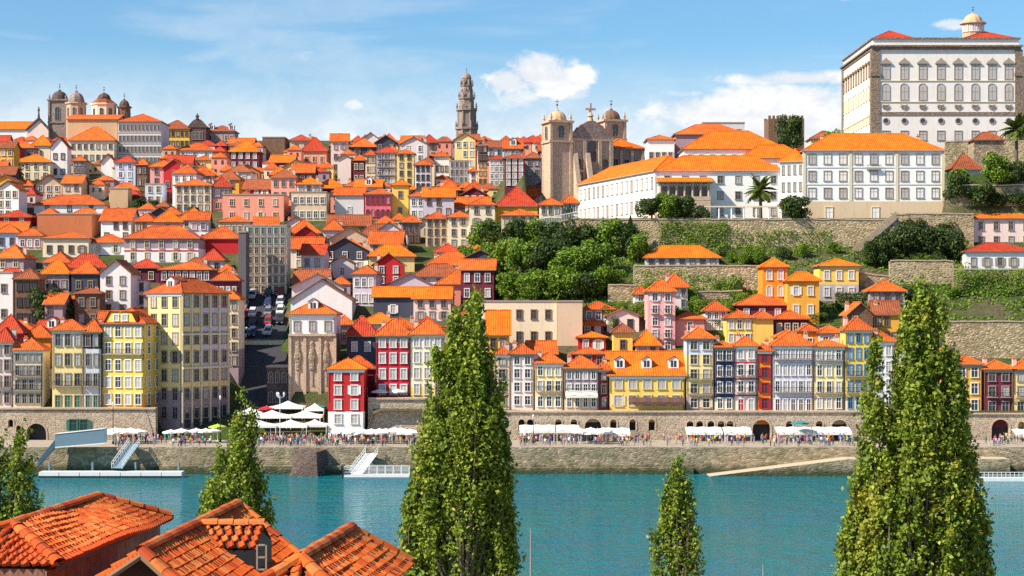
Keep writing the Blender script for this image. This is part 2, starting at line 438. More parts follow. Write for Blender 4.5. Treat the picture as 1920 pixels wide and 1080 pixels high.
def roof_mesh(w_, d, rh, kind, ov=.55, th=.22):
    b = MB(); x0, x1, y0, y1 = -w_ / 2 - ov, w_ / 2 + ov, -ov, d + ov
    if kind == 'flat':
        b.box(x0 + ov - .15, x1 - ov + .15, -.15, d + .15, 0, .35); return b
    dz = -rh * ov / max(1, min(w_, d) / 2) * .6
    lo, hi = dz, dz + th
    def prism(e, top, faces):
        pass
    E0 = [(x0, y0), (x1, y0), (x1, y1), (x0, y1)]
    if kind == 'hip':
        if w_ >= d:
            k = min(d / 2, w_ * .45); r = [(x0 + k + ov, d / 2), (x1 - k - ov, d / 2)]
            fs = [(0, 1, 'b', 'a'), (1, 2, 'b'), (2, 3, 'a', 'b'), (3, 0, 'a')]
        else:
            k = min(w_ / 2, d * .45); r = [(0, y0 + k + ov), (0, y1 - k - ov)]
            fs = [(0, 1, 'a'), (1, 2, 'b', 'a'), (2, 3, 'b'), (3, 0, 'a', 'b')]
    elif kind == 'side':          # ridge parallel to the front
        r = [(x0, d / 2), (x1, d / 2)]; fs = [(0, 1, 'b', 'a'), (1, 2, 'b'), (2, 3, 'a', 'b'), (3, 0, 'a')]
    else:                          # gable to the front
        r = [(0, y0), (0, y1)]; fs = [(0, 1, 'a'), (1, 2, 'b', 'a'), (2, 3, 'b'), (3, 0, 'a', 'b')]
    pt = lambda i: (*r[0], hi + rh - dz) if i == 'a' else (*r[1], hi + rh - dz) if i == 'b' else (*E0[i], hi)
    for f in fs:
        if kind in ('side', 'gable') and len(f) == 3: continue
        b.poly([pt(i) for i in f])
    if kind == 'hip':
        for i in range(4):
            j = (i + 1) % 4; b.quad((*E0[i], lo), (*E0[j], lo), (*E0[j], hi), (*E0[i], hi), 1)
        b.quad(*[(*E0[i], lo) for i in (3, 2, 1, 0)], 1)
    else:
        qt = lambda i: (*r[0], lo + rh - dz) if i == 'a' else (*r[1], lo + rh - dz) if i == 'b' else (*E0[i], lo)
        for f in fs:
            if len(f) == 3: continue
            b.poly([qt(i) for i in f[::-1]], 1)
            for i, j in zip(f, f[1:] + f[:1]):
                if {i, j} == {'a', 'b'}: continue
                b.poly([qt(i), qt(j), pt(j), pt(i)], 1)
    # ridge caps
    a, c = Vector(pt('a')), Vector(pt('b'))
    if (c - a).length > .5: b.tube(a + Vector((0, 0, .02)), c + Vector((0, 0, .02)), .17, n=5)
    if kind == 'hip':
        for i, e in ((0, 'a'), (1, 'b' if w_ >= d else 'a')): b.tube(pt(i), pt(e), .13, n=4)
    return b


HOUSES = []      # footprints and the picture area each wants to keep clear
CHIM = None


def chimney(parent, x, y, z, s=1.0):
    global CHIM
    if CHIM is None:
        b = MB(); b.box(-.4, .4, -.3, .3, -1.2, 1.5); b.box(-.5, .5, -.4, .4, 1.51, 1.66, 1); b.ring([(.16, 1.66), (.13, 2.1)], 6, -.18, 0, 1); b.ring([(.16, 1.66), (.13, 2.05)], 6, .2, 0, 1)
        CHIM = b.mesh('chimney', [plaster((.6, .52, .44)), plain('chimney_pot', (.5, .2, .1))])
    return link('chimney', CHIM, parent, (x, y, z), scale=(s, s, s))


DORM = {}


def dormer(parent, x, y, z, wall, rm, s=1.0):
    k = (wall.name, rm.name)
    if k not in DORM:
        b = MB(); b.box(-.8, .8, 0, 2.6, -.6, 1.35)
        b.poly([(-1, -.2, 1.36), (0, -.2, 2.0), (0, 2.8, 2.0), (-1, 2.8, 1.36)], 1); b.poly([(0, -.2, 2.0), (1, -.2, 1.36), (1, 2.8, 1.36), (0, 2.8, 2.0)], 1)
        b.poly([(-.8, 0, 1.355), (.8, 0, 1.355), (0, 0, 1.86)]); b.quad((-.45, -.03, .15), (.45, -.03, .15), (.45, -.03, 1.2), (-.45, -.03, 1.2), 2)
        b.box(-.04, .04, -.07, -.035, .15, 1.2, 3); b.box(-.6, .6, -.12, .0, .0, .14, 3)
        DORM[k] = b.mesh('dormer', [wall, rm, GLASS, TRIM['white']])
    return link('dormer', DORM[k], parent, (x, y, z), scale=(s, s, s))


def house(x0, x1, yr, ye, yb, col, label, rows=2, cols=2, roof='hip', Y=None, d=None, yaw=0, trim=None, rt='o', side=0, lside=0, bal=(), near=False, door=None,
          chim=0, dorm=0, low=None, up=None, style='plain', ext=6, name='house', cat='house', group=None, wf=1.0, panes='ggc', awn=None, keep=True, band=None):
    cx = (x0 + x1) / 2
    if Y is None: Y = depth_for(cx, yb)
    if d is None: d = max(6.0, min(12.0, (x1 - x0) / F * Y * .9))
    th = R(yaw); A = V(x0, yb, Y); B = V(x1, yb, Y); W = (B.x - A.x) / math.cos(th)
    if yaw < 0: B.y -= 0
    root = empty(name, ((A.x + B.x) / 2, Y, A.z), th)
    h = (yb - ye) / F * Y
    ze = CZ - (ye - HY) / F * Y; zr = CZ - (yr - HY) / F * (Y + d / 2)
    rh = max(.5, zr - ze - .2); rh = min(rh, (.75 if roof == 'gable' else .62) * (W if roof == 'gable' else d if W >= d or roof == 'side' else W))
    tag(root, label, cat, group)
    wm = PM(col) if isinstance(col, str) else col
    mats = [wm, PM(low[1]) if low else wm, PM(up[1]) if up else wm]
    b = MB(); hw = W / 2
    z1 = low[0] if low else 0; z2 = h - up[0] if up else h
    segs = [(-ext, z1, 1), (z1, z2, 0), (z2, h, 2)]
    for a, c, mi in segs:
        if c - a < .02: continue
        b.quad((-hw, 0, a), (hw, 0, a), (hw, 0, c), (-hw, 0, c), mi); b.quad((hw, 0, a), (hw, d, a), (hw, d, c), (hw, 0, c), mi)
        b.quad((-hw, d, a), (-hw, 0, a), (-hw, 0, c), (-hw, d, c), mi); b.quad((hw, d, a), (-hw, d, a), (-hw, d, c), (hw, d, c), mi)
    if roof == 'gable':
        for y in (0, d): b.poly([(-hw, y, h), (hw, y, h), (0, y, h + rh * .98)], 2)
    if roof == 'side':
        for x in (-hw, hw): b.poly([(x, 0, h), (x, d, h), (x, d / 2, h + rh * .98)], 2)
    if roof == 'flat': b.quad((-hw, 0, h), (hw, 0, h), (hw, d, h), (-hw, d, h), 2)
    b.build('wall', mats, root)
    rm = RM[rt]
    ro = roof_mesh(W, d, rh, roof).build('roof', [rm if roof != 'flat' else TRIM['stone'], TRIM['brown'] if roof != 'flat' else TRIM['stone']], root, (0, 0, h))
    if roof == 'flat': ro.name = 'parapet'
    for i in range(chim):
        sx = random.choice((-1, 1)); chimney(ro, sx * hw * random.uniform(.35, .8), d * random.uniform(.35, .8), rh * .35)
    for i in range(dorm):
        dormer(ro, -hw * .72 + 2 * hw * .72 * (i / max(1, dorm - 1) if dorm > 1 else .5), d * .12, rh * .32, plaster(PAL['white']), rm, min(1.25, W / (dorm * 2.0)))
    if near and h > 6:
        c_ = MB(); c_.box(-hw - .12, hw + .12, -.32, -.004, h - .45, h - .1); c_.box(-hw - .05, hw + .05, -.2, -.004, h - .7, h - .452); c_.build('cornice', TRIM[random.choice(('white', 'stone', 'cream'))], root)
        p_ = MB(); p_.tube((hw - .18, -.12, -1), (hw - .18, -.12, h - .5), .07, n=6); p_.tube((-hw + .14, -.1, h * random.uniform(.2, .5)), (-hw + .14, -.1, h - .5), .05, n=6); p_.build('drainpipe', IRON if random.random() < .5 else TRIM['brown'], root)
    if cols and rows:
        tr = trim or random.choice(('white', 'stone', 'stone', 'cream', 'brown'))
        rowh = h / rows; sp = W / (cols + .25); ww = min(1.25 if near else 1.05, sp * .5) * wf; hh = min(2.2 if near else 1.7, rowh * .6)
        for r in range(rows):
            zz = h - (r + 1) * rowh + rowh * .24
            ground_row = r == rows - 1 and door
            for c in range(cols):
                x = -W / 2 + W * (c + .5 + .1) / (cols + .2)
                if not near and not keep and random.random() < .1: continue
                pn = door if ground_row and random.random() < .8 else random.choice(panes)
                put_window(root, (x, -.012, zz - (rowh * .2 if ground_row else 0)), ww, hh + (rowh * .12 if ground_row else 0), 'plain' if ground_row else (random.choice(('plain', 'plain', 'shutter')) if style == 'plain' and W / cols > 2.6 and random.random() < .35 else style), tr, pn, near)
                if r in bal and not ground_row: balcony(root, x, zz - .2, ww + .7)
            if -r - 1 in bal: balcony(root, 0, zz - .2, W * .92)
            for sgn, n in ((1, side), (-1, lside)):
                for c in range(n):
                    y = d * (c + .5) / n
                    put_window(root, (sgn * (hw + .012), y, zz), min(1.3, d / n * .5), hh, style, tr, random.choice(panes), near, rz=sgn * math.pi / 2)
        if band:
            for r in range(1, rows):
                bb = MB(); bb.box(-hw - .1, hw + .1, -.12, .0, -.12, .12); bb.build('string_course', TRIM[band], root, (0, -.003, h - r * rowh - .05))
    cxx, cyy = (A.x + B.x) / 2 + (d / 2) * -math.sin(th), Y + d / 2 * math.cos(th)
    HOUSES.append((cxx, cyy, W / 2 * abs(math.cos(th)) + d / 2 * abs(math.sin(th)), d / 2 * abs(math.cos(th)) + W / 2 * abs(math.sin(th)), x0, x1, min(yr, ye), yb, Y, label if keep else None, keep))
    return root, W, h, d


H = house
FR = 'houses along the waterfront wall'
def N_(*a, **k):                                     # waterfront house with fully built windows
    k.setdefault('Y', 373); k.setdefault('near', True); k.setdefault('group', FR); k.setdefault('ext', 2.5); k.setdefault('chim', 1); k.setdefault('name', 'waterfront_house')
    k.setdefault('style', 'plain'); return house(*a, **k)


# --- waterfront row, west of the square
N_(-14, 23, 600, 640, 762, 'pale pink', 'white and pink waterfront house with red roof at the left edge', 4, 2, rt='r', bal=(-3,))
N_(25, 80, 634, 656, 762, 'cream', 'cream waterfront house with four window columns and ochre side wall', 4, 4, bal=(-2, -3), trim='stone')
N_(98, 156, 600, 619, 768, 'pale yellow', 'pale yellow waterfront house with green ground floor doors', 4, 3, bal=(-3,), door='e', up=(3.1, 'pale grey'))
N_(156.4, 188, 598, 620, 768, 'pale grey', 'narrow grey waterfront house with dark slate top storey', 4, 2, up=(3.6, 'slate'), door='e', bal=(-3,))
yh = N_(190, 272, 577, 606, 765, 'yellow', 'golden yellow waterfront house with attic gable and orange side wall', 5, 4, yaw=-11, d=13, side=3, bal=(-2,), low=(2.6, 'ochre'), wf=1.1)
b = MB(); b.poly([(-3.2, 0, 0), (3.2, 0, 0), (2.2, 0, 1.9), (-2.2, 0, 1.9)]); b.poly([(-3.6, -.3, -.1), (-2.3, -.3, 2.1), (-2.3, 5, 2.1), (-3.6, 2, -.1)], 1); b.poly([(2.3, -.3, 2.1), (3.6, -.3, -.1), (3.6, 2, -.1), (2.3, 5, 2.1)], 1); b.poly([(-2.3, -.3, 2.1), (2.3, -.3, 2.1), (2.3, 6, 2.3), (-2.3, 6, 2.3)], 1)
g_ = b.build('attic_gable', [PM('yellow'), ROOF], yh[0], (-.4, -.3, yh[2] + .25))
for x in (-.9, .9): put_window(g_, (x, -.02, .35), .9, 1.0, 'plain', 'white', 'c', False)
tall = N_(272, 345, 522, 549, 792, 'pale yellow', 'tall pale yellow corner building with pilastered side facing the square', 7, 3, Y=378, yaw=-31, d=14.5, side=5, ext=6, low=(6.5, 'mauve'), trim='stone', dorm=1, panes='cgg')
b = MB()
for i in range(6):
    y = .1 + 14.3 * i / 5; b.box(tall[1] / 2 + .005, tall[1] / 2 + .22, y - .22, y + .22, 0, tall[2] - .3)
b.box(tall[1] / 2 + .004, tall[1] / 2 + .4, -.1, 14.6, tall[2] - 8.6, tall[2] - 8.2); b.box(tall[1] / 2 + .004, tall[1] / 2 + .5, -.1, 14.6, tall[2] - 15.4, tall[2] - 15)
b.build('pilasters', TRIM['cream'], tall[0])
b = MB()
for i in range(2, 5): b.box(tall[1] / 2 + .003, tall[1] / 2 + .008, 2.8 * i + .4, 2.8 * i + 2.6, tall[2] - 15, tall[2] - .5)
b.build('lilac_panels', PM('lilac'), tall[0])
b = MB()
for i in range(5): b.box(tall[1] / 2 + .004, tall[1] / 2 + .12, .7 + 2.8 * i, 2.5 + 2.8 * i, -3, .8 + (i % 2) * .02)
b.build('arcade_shade_panels', GLASS, tall[0], (0, 0, 2))  # dark panels, the arcade's shade put into their colour
H(416, 447, 545, 560, 690, 'cream', 'narrow cream house with orange balcony panels beside the tall corner building', 5, 2, Y=398, d=9, low=(4, 'mauve'), trim='stone')
H(398, 446, 505, 525, 600, 'maroon', 'maroon house with long orange roof on the edge of the steep street', 2, 4, Y=416, rt='o', chim=1)
# --- the square and the steep street
sq = H(543, 628, 563, 589, 762, CH_ST, 'stone fronted house with white top storey and carved relief panels on the square', 1, 3, Y=388, d=13, up=(4.1, 'white'), ext=8, trim='stone', wf=.0001, near=True, rt='o', dorm=1)
for i in range(3): put_window(sq[0], (-3.2 + 3.2 * i, -.02, sq[2] - 3.4), 1.1, 1.9, 'plain', 'stone', 'c', True)
b = MB()
for i in range(4): b.box(-4.9 + 3.1 * i, -4.3 + 3.1 * i, -.35, 0, 1, sq[2] - 4.6)
b.box(-4.9, 4.9, -.6, 0, sq[2] - 4.55, sq[2] - 4.1); b.build('pilasters', CH_ST, sq[0])
for i in range(3):
    b = MB(); b.ring([(.55, 0), (.5, 1.4), (.75, 2.6), (.45, 4.2), (.25, 5.0), (.4, 5.6), (.1, 6.2)], 8); o = b.build('carved_relief', STONE, sq[0], (-2.95 + 2.95 * i, -.1, sq[2] - 11.6)); o.scale = (1.15, .5, 1)
H(615, 683, 671, 692, 800, 'red', 'small red house with white ground floor beside the square', 4, 2, Y=371.6, d=8, near=True, low=(3.0, 'white'), trim='white', ext=4, panes='c', rt='b', group=FR, name='waterfront_house')
fb = H(500, 541, 684, 689, 762, STONE_D, 'dark stone fountain building with flat terrace at the foot of the steep street', 2, 3, roof='flat', Y=391, d=8, trim='stone', style='arch', panes='g', ext=8)
H(650, 704, 590, 628, 745, 'slate', 'dark slate sided house with red roof behind the small red house', 3, 2, Y=392, rt='r')
H(640, 700, 668, 690, 760, 'maroon', 'low maroon house with orange roof squeezed behind the small red house', 1, 2, Y=381)
N_(705, 769, 598, 628, 746, 'crimson', 'crimson waterfront house with white windows and dark attic storey', 4, 3, Y=377, up=(1.6, 'mauve'), trim='white', panes='c', low=(2.2, 'crimson'), wf=1.05)
N_(769.5, 832, 598, 626, 746, 'cream', 'cream waterfront house partly behind the tall middle poplar', 4, 3, Y=377, up=(1.6, 'pale grey'), trim='white', panes='c', low=(2.2, 'yellow'))
N_(834, 886, 640, 658, 760, 'beige', 'beige waterfront house hidden behind the tall middle poplar', 3, 3, Y=377)
# --- waterfront row, east of the middle poplar
N_(926, 957, 650, 664, 764, 'beige', 'narrow beige waterfront house just right of the middle poplar', 4, 1, trim='stone')
N_(957.4, 1001, 645, 663, 764, 'pale pink', 'pale pink waterfront house with low roof and few windows', 4, 2, trim='white')
N_(1003, 1056, 660, 681, 768, 'pale yellow', 'yellow waterfront house with three columns of white windows', 3, 3, bal=(1,), trim='white', low=(2.6, 'cream'))
N_(1058, 1122, 668, 690, 768, 'mauve', 'mauve waterfront house with pink band and pale awning', 3, 4, low=(3.0, 'beige'), trim='white', bal=(-2,))
N_(1123, 1141, 676, 692, 768, 'maroon', 'very narrow dark maroon waterfront house in shade', 3, 1)  # maroon puts the darkness of the shaded gap into colour
yw = N_(1143, 1284, 659, 704, 768, 'yellow', 'wide yellow waterfront house with three roof dormers and brown awning', 2, 5, dorm=3, roof='side', rt='b', d=13, trim='cream', panes='cc', wf=1.25, up=None)
N_(1287, 1338, 613, 634, 770, 'pale yellow', 'tall yellow waterfront house with pale blue top storey', 5, 2, up=(3.2, 'pale blue'), bal=(-3, -4), low=(2.8, 'mauve'))
N_(1340, 1377, 640, 651, 772, 'navy', 'navy blue waterfront house with white framed windows', 4, 2, trim='white', bal=(1, 2, 0), panes='g', low=(2.8, 'cream'))
N_(1377.5, 1420, 631, 648, 772, 'pale pink', 'pale pink waterfront house with crimson bands between floors', 4, 2, trim='white', band='red', bal=(1, 2), door='r')
N_(1421, 1447, 645, 657, 772, 'orange', 'narrow orange waterfront house with dark red shutters', 4, 1, style='shutter', trim='red')
N_(1449, 1525, 623, 648, 772, 'lilac', 'wide lilac grey waterfront house with long iron balconies', 4, 5, bal=(-1, -3), trim='white', panes='ccg', door='d')
N_(1526, 1583, 637, 650, 772, 'pale yellow', 'yellow and white waterfront house with glazed top gallery', 4, 3, up=(3.3, 'pale grey'), bal=(-1, -3), trim='white', low=(3, 'beige'))
N_(1585, 1634, 594, 618, 772, 'yellow', 'tall yellow waterfront house with blue windowed top storey', 5, 3, trim='blue', bal=(-3, -4), low=(3, 'cream'))
N_(1635, 1678, 622, 640, 772, 'pale grey', 'pale grey waterfront house half hidden by the right poplar', 4, 2, trim='white')
N_(1680, 1732, 640, 655, 773, 'beige', 'beige waterfront house behind the right poplar', 4, 2)
N_(1733, 1788, 650, 665, 774, 'ochre', 'ochre waterfront house behind the right poplar', 3, 2)
N_(1790, 1841, 667, 683, 776, 'ochre', 'orange yellow waterfront house at the right poplar edge', 3, 2, trim='white', panes='g')
N_(1845, 1900, 675, 692, 778, 'maroon', 'dark maroon waterfront house with grey windows near the right edge', 3, 2, trim='stone', bal=(1,))
N_(1900.5, 1948, 675, 692, 778, 'pale yellow', 'yellow waterfront house cut by the right edge', 3, 2, bal=(1,))
# --- second rows, west
H(-12, 40, 590, 622, 700, 'red', 'red house with wide red hip roof behind the leftmost waterfront house', 1, 2, rt='r')
H(42, 95, 608, 632, 690, 'orange', 'orange house with orange hip roof behind the cream waterfront house', 1, 2)
H(-10, 24, 500, 512, 606, 'white', 'plain white house wall at the left edge above red roofs', 2, 1, roof='flat')
H(28, 72, 505, 522, 610, 'brown', 'ruined brown rubble house with empty openings', 3, 3, trim='dark', panes='g', rt='d')
H(78, 129, 485, 512, 548, 'mauve', 'small mauve house with bright pyramid roof above a dark bush', 1, 3, rt='b')
H(134, 183, 490, 512, 550, 'slate', 'dark slate house with small orange roof left of the white gabled house', 1, 2)
H(140, 187, 540, 550, 612, 'brown', 'brown stone house under the dark slate house', 2, 2, rt='d')
H(188, 245, 488, 513, 592, 'white', 'white gabled house with three storeys of paired windows', 3, 2, roof='gable', trim='stone', rt='d', d=12)
H(245, 273, 520, 527, 575, 'white', 'narrow white flat topped house beside the white gabled house', 2, 2, roof='flat')
H(244, 298, 486, 502, 530, 'maroon', 'maroon house with red roof right of the white gabled house', 1, 2, rt='r')
H(300, 395, 492, 506, 530, 'maroon', 'long low house with attic windows under a double orange roof', 1, 7, rt='o', trim='white', Y=440)
H(70, 172, 398, 402, 448, 'terracotta', 'large blank terracotta wall house with pale parapet', 0, 0, roof='flat')
H(64, 196, 366, 384, 400, 'white', 'long white building with orange roof above the blank terracotta wall', 1, 3, lside=0, side=1, trim='dark')
H(233, 372, 424, 447, 492, 'white', 'broad white house with pink band and orange roof', 2, 5, rt='o', up=(2.6, 'mauve'), band='red')
H(376, 450, 425, 447, 476, 'red', 'dark red house with orange roof above the long low house', 0, 0, rt='o')
H(410, 468, 405, 416, 442, 'cream', 'cream house with a row of five dark windows', 1, 5)
H(80, 166, 436, 447, 482, 'cream', 'cream house with red panel under the blank terracotta wall', 1, 4, trim='brown')
H(166, 236, 440, 455, 478, 'white', 'white low house with orange roof left of the broad white house', 1, 2)
H(-8, 34, 420, 436, 466, 'pale blue', 'pale blue white house with dark window at the left edge', 1, 2)
H(34, 78, 428, 442, 468, 'pink', 'pink house under the orange roof left of the cream house', 1, 3)
H(-5, 58, 395, 407, 425, 'red', 'red house with orange roof at the left edge', 1, 2, rt='r')
H(418, 532, 361, 366, 416, 'salmon', 'big salmon pink building with mostly blank walls', 2, 4, roof='flat', trim='cream')
H(328, 396, 337, 348, 398, 'cream', 'cream building with a row of dark arched windows under its eaves', 3, 5, trim='stone')
H(546, 612, 352, 361, 414, 'beige', 'beige building with small dark windows right of the salmon building', 2, 5, roof='flat')
H(628, 682, 352, 366, 410, 'pale grey', 'plain grey wall house left of the magenta house', 1, 1, roof='side')
H(684, 733, 354, 364, 412, 'magenta', 'magenta pink house with two rows of arched windows', 2, 5, style='arch', trim='red')
H(735, 766, 338, 347, 408, 'yellow', 'bright yellow corner house beside the magenta house', 2, 1, rt='b')
H(768, 796, 360, 368, 412, 'pale grey', 'grey house right of the bright yellow corner house', 2, 2)
H(462, 537, 416, 424, 552, 'cream', 'tall cream apartment house with mint green top at the head of the street', 7, 6, up=(4.6, 'mint'), roof='flat', trim='stone', panes='g', band='stone')
H(447, 461, 430, 436, 600, 'dark grey', 'narrow dark house in shade left of the tall cream apartment house', 0, 0, roof='flat', Y=441)  # dark grey puts the shade on this wall into its colour
H(545, 660, 524, 562, 600, 'white', 'white gabled house end above the stone fronted house', 0, 0, roof='gable', rt='d', d=10)
H(620, 664, 480, 494, 522, 'pale grey', 'pale grey gabled house among orange roofs', 1, 1, roof='gable')
H(700, 774, 538, 557, 596, 'slate', 'dark slate clad house with single white window', 1, 1, trim='white', panes='c', roof='side', rt='b')
H(775, 845, 538, 560, 602, 'pale pink', 'pale pink house with bright orange roof and three windows', 2, 3, roof='side', rt='b', trim='stone')
H(848, 900, 583, 594, 622, 'pale grey', 'grey house with red roof left of the long cream building', 1, 3, rt='r')
H(903, 1044, 561, 566, 648, 'cream', 'long cream flat roofed building with tall windows behind the poplar', 2, 5, roof='flat', trim='brown', panes='g', Y=398, d=11)
H(1045, 1092, 563, 566, 648, 'beige', 'blank sandy flat roofed block right of the long cream building', 0, 0, roof='flat', Y=397, d=12)
H(914, 954, 582, 624, 660, 'yellow', 'terracotta gabled house with steep orange roof slope beside the poplar', 1, 2, roof='side', rt='b', Y=385.5, d=11)
H(880, 928, 372, 384, 470, 'cream', 'tall cream house with orange roof above the wooded slope', 4, 2)
H(930, 1008, 350, 386, 428, 'ochre', 'ochre walled house with broad red roof near the twin towered church', 1, 1, rt='r', d=14)
H(798, 840, 398, 410, 462, 'beige', 'beige rubble house with irregular openings', 3, 3, trim='brown', panes='g')
H(840, 880, 396, 407, 466, 'cream', 'cream house with orange roof beside the beige rubble house', 3, 2)
# --- skyline, west
WHITE_W = 'white'
H(126, 220, 216, 224, 300, 'tan', 'tan blank end wall of the long palace on the skyline', 0, 0, roof='side', Y=672, d=16)
H(221, 302, 214, 228, 310, 'pale grey', 'long skyline palace front with three rows of many windows', 4, 11, Y=668, d=16, trim='stone', band='stone', panes='g')
H(130, 214, 238, 263, 305, 'cream', 'cream house with broad orange roof below the skyline palace', 2, 7, trim='stone', d=14)
H(302, 355, 226, 241, 278, 'yellow', 'yellow pilastered skyline house with dark red roof', 2, 6, rt='d', trim='brown', Y=690)
H(388, 440, 236, 246, 268, 'mauve', 'mauve skyline house with dormers right of the dark pediment', 1, 5, rt='d', Y=700, dorm=2)
H(24, 94, 290, 304, 338, 'cream', 'cream house with bright orange roof below the white church', 2, 4, rt='b')
H(137, 160, 292, 301, 338, 'mauve', 'grey mauve narrow house right of the white chapel gable', 3, 3)
H(190, 214, 290, 303, 332, 'white', 'small bright white gable end on the upper slope', 0, 0, roof='gable')
H(216, 254, 293, 304, 352, 'pale blue', 'bluish white house with three floors of windows', 3, 2, trim='white', rt='r')
H(256, 276, 298, 308, 352, 'brown', 'brown house beside the bluish white house', 2, 2)
H(272, 306, 340, 346, 384, 'pale blue', 'pale blue house with three dark windows', 2, 2, roof='flat', panes='g')
H(206, 240, 350, 354, 400, 'tan', 'tan bare wall house above dark trees', 0, 0, roof='flat')
H(430, 486, 264, 284, 318, 'maroon', 'maroon house with white windows under bright orange roof', 2, 4, trim='white', panes='c', rt='b')
H(492, 534, 248, 258, 300, 'brown', 'plain brown block on the skyline', 0, 0, roof='flat', d=14)
H(566, 612, 258, 282, 310, 'salmon', 'salmon house with stepped red roof on the skyline', 1, 3, rt='r')
H(330, 400, 268, 282, 300, 'white', 'white house with flat orange roof under the dark pediment', 1, 3)
H(366, 396, 292, 300, 322, 'pale yellow', 'small pale yellow house on the upper slope', 1, 1)
H(633, 658, 290, 297, 345, 'pale pink', 'pale pink blank house on the skyline', 0, 0, roof='gable')
H(662, 684, 290, 300, 345, 'maroon', 'dark maroon narrow house left of the balconied block', 2, 2)
H(685, 704, 282, 290, 345, 'beige', 'beige narrow skyline house', 3, 2)
H(705, 743, 276, 286, 346, 'mauve', 'tall mauve skyline house with rows of balconies', 4, 3, bal=(-1, -2, -3), trim='white', rt='r')
H(744, 776, 280, 288, 348, 'pale yellow', 'tall pale yellow skyline house with brown loggias', 4, 2, trim='brown')
H(778, 808, 300, 309, 358, 'white', 'white skyline house with dark glazed front', 3, 3, panes='g', trim='dark')
H(814, 842, 284, 293, 330, 'white', 'white house with orange roof left of the tall clock tower', 1, 3)
H(843, 879, 296, 302, 345, 'pale grey', 'pale grey house below the tall clock tower', 3, 4, roof='flat')
H(880, 895, 316, 321, 348, 'white', 'small white house right below the tall clock tower', 2, 1)
H(896, 914, 268, 273, 348, 'pale yellow', 'narrow tall house with dark top right of the tall clock tower', 5, 2, up=(6, 'slate'), roof='flat')
H(917, 945, 292, 298, 350, 'pale grey', 'grey white skyline house with three neat rows of windows', 4, 3, rt='r', trim='white')
H(946, 984, 290, 297, 350, 'maroon', 'dark maroon skyline house with pale windows', 4, 3, rt='r', trim='white', panes='c')
H(985, 1014, 286, 296, 352, 'mauve', 'mauve skyline house beside the twin towered church', 3, 2, rt='d')
# --- upper rows on the cathedral hill side
H(1094, 1150, 566, 580, 604, 'mauve', 'mauve house with white windows and orange roof right of the sandy block', 1, 3, trim='white')
H(1090, 1132, 597, 610, 630, 'maroon', 'maroon low house with orange roof under the mauve house', 1, 2)
H(1084, 1136, 622, 633, 660, 'red', 'red house with two white windows in the terraced cluster', 1, 2, trim='white', panes='c', rt='b')
H(1072, 1136, 652, 664, 690, 'red', 'red house with long orange roof just behind the yellow waterfront house', 1, 3, Y=384)
H(1150, 1186, 606, 622, 664, 'yellow', 'yellow house with single wide window in the terraced cluster', 1, 1, rt='d', Y=391)
H(1138, 1198, 578, 593, 622, 'pale pink', 'pinkish white house with low gable roof in the terraced cluster', 1, 2, roof='gable', trim='dark')
H(1192, 1236, 618, 646, 670, 'beige', 'small beige house with steep orange roof beside the tall salmon house', 1, 2, rt='b', Y=390)
H(1214, 1266, 524, 546, 660, 'pink', 'tall narrow salmon pink house with crimson balconies', 5, 2, trim='white', bal=(1, 3), Y=396, d=9)
H(1190, 1213, 536, 550, 605, 'pale grey', 'narrow pale house left of the tall salmon pink house', 3, 1, Y=407)
H(1267, 1321, 585, 598, 655, 'salmon', 'salmon red house right of the tall salmon pink house', 2, 1, Y=397)
H(1322, 1364, 564, 582, 642, 'pale grey', 'pale house with many small windows and orange roof', 3, 3, trim='white', Y=402)
H(1382, 1476, 553, 572, 602, 'maroon', 'wide maroon house with long orange roof below the orange house', 1, 3, trim='white', panes='c', d=9)
H(1362, 1411, 581, 596, 648, 'yellow', 'yellow house with three white windows above the navy waterfront house', 2, 3, trim='white', Y=396)
H(1412, 1450, 582, 597, 648, 'yellow', 'blank yellow house end behind the pink waterfront house', 0, 0, Y=396)
H(1452, 1516, 583, 598, 630, 'maroon', 'dark house with orange roof right of the blank yellow house', 1, 4, Y=400)
H(1458, 1500, 618, 632, 665, 'pink', 'small pink house with orange roof behind the lilac waterfront house', 1, 2, Y=386)
H(1502, 1534, 608, 620, 660, 'orange', 'small orange house behind the lilac waterfront house', 1, 1, Y=389)
H(1536, 1580, 610, 624, 655, 'pale pink', 'small white windowed house with orange roof left of the tall yellow waterfront house', 1, 2, Y=388)
og = 'parts of the orange house under the cathedral hill'
H(1430, 1476, 484, 500, 592, 'orange', 'bright orange tall house with arched windows on the slope', 3, 2, style='arch', trim='white', panes='c', rt='b', Y=409, d=8)
H(1476.5, 1536, 510, 526, 596, 'ochre', 'ochre house block in front of the bright orange house', 2, 2, trim='white', panes='c', rt='b', Y=404, d=4.6)
H(1536.5, 1610, 486, 499, 562, 'yellow', 'yellow house with grey lower storeys right of the bright orange house', 2, 3, low=(3.4, 'grey'), trim='white', panes='c', rt='b', Y=415, d=8)
H(1823, 1940, 392, 410, 464, 'pale pink', 'pale house with orange roof at the right edge below the clipped trees', 2, 4, rt='b', Y=447.5, ext=9, trim='stone')
H(1810, 1940, 456, 472, 506, 'white', 'white house with small windows and red roof at the right edge', 1, 5, rt='r', Y=432, ext=4, trim='stone')
H(1210, 1348, 461, 483, 500, 'pale grey', 'long low garden house with orange roof under the terrace wall', 1, 7, rt='b', Y=434, d=8, trim='brown')
H(1786, 1838, 288, 316, 345, 'pale blue', 'small blue grey house with orange roof below the bishop palace', 0, 0, Y=466, rt='d', ext=14)
# ------------------------------------------------------------------ landmarks
def blk(parent, name, mat, *b, mi=0):
    m = MB(); m.box(*b); return m.build(name, mat, parent)


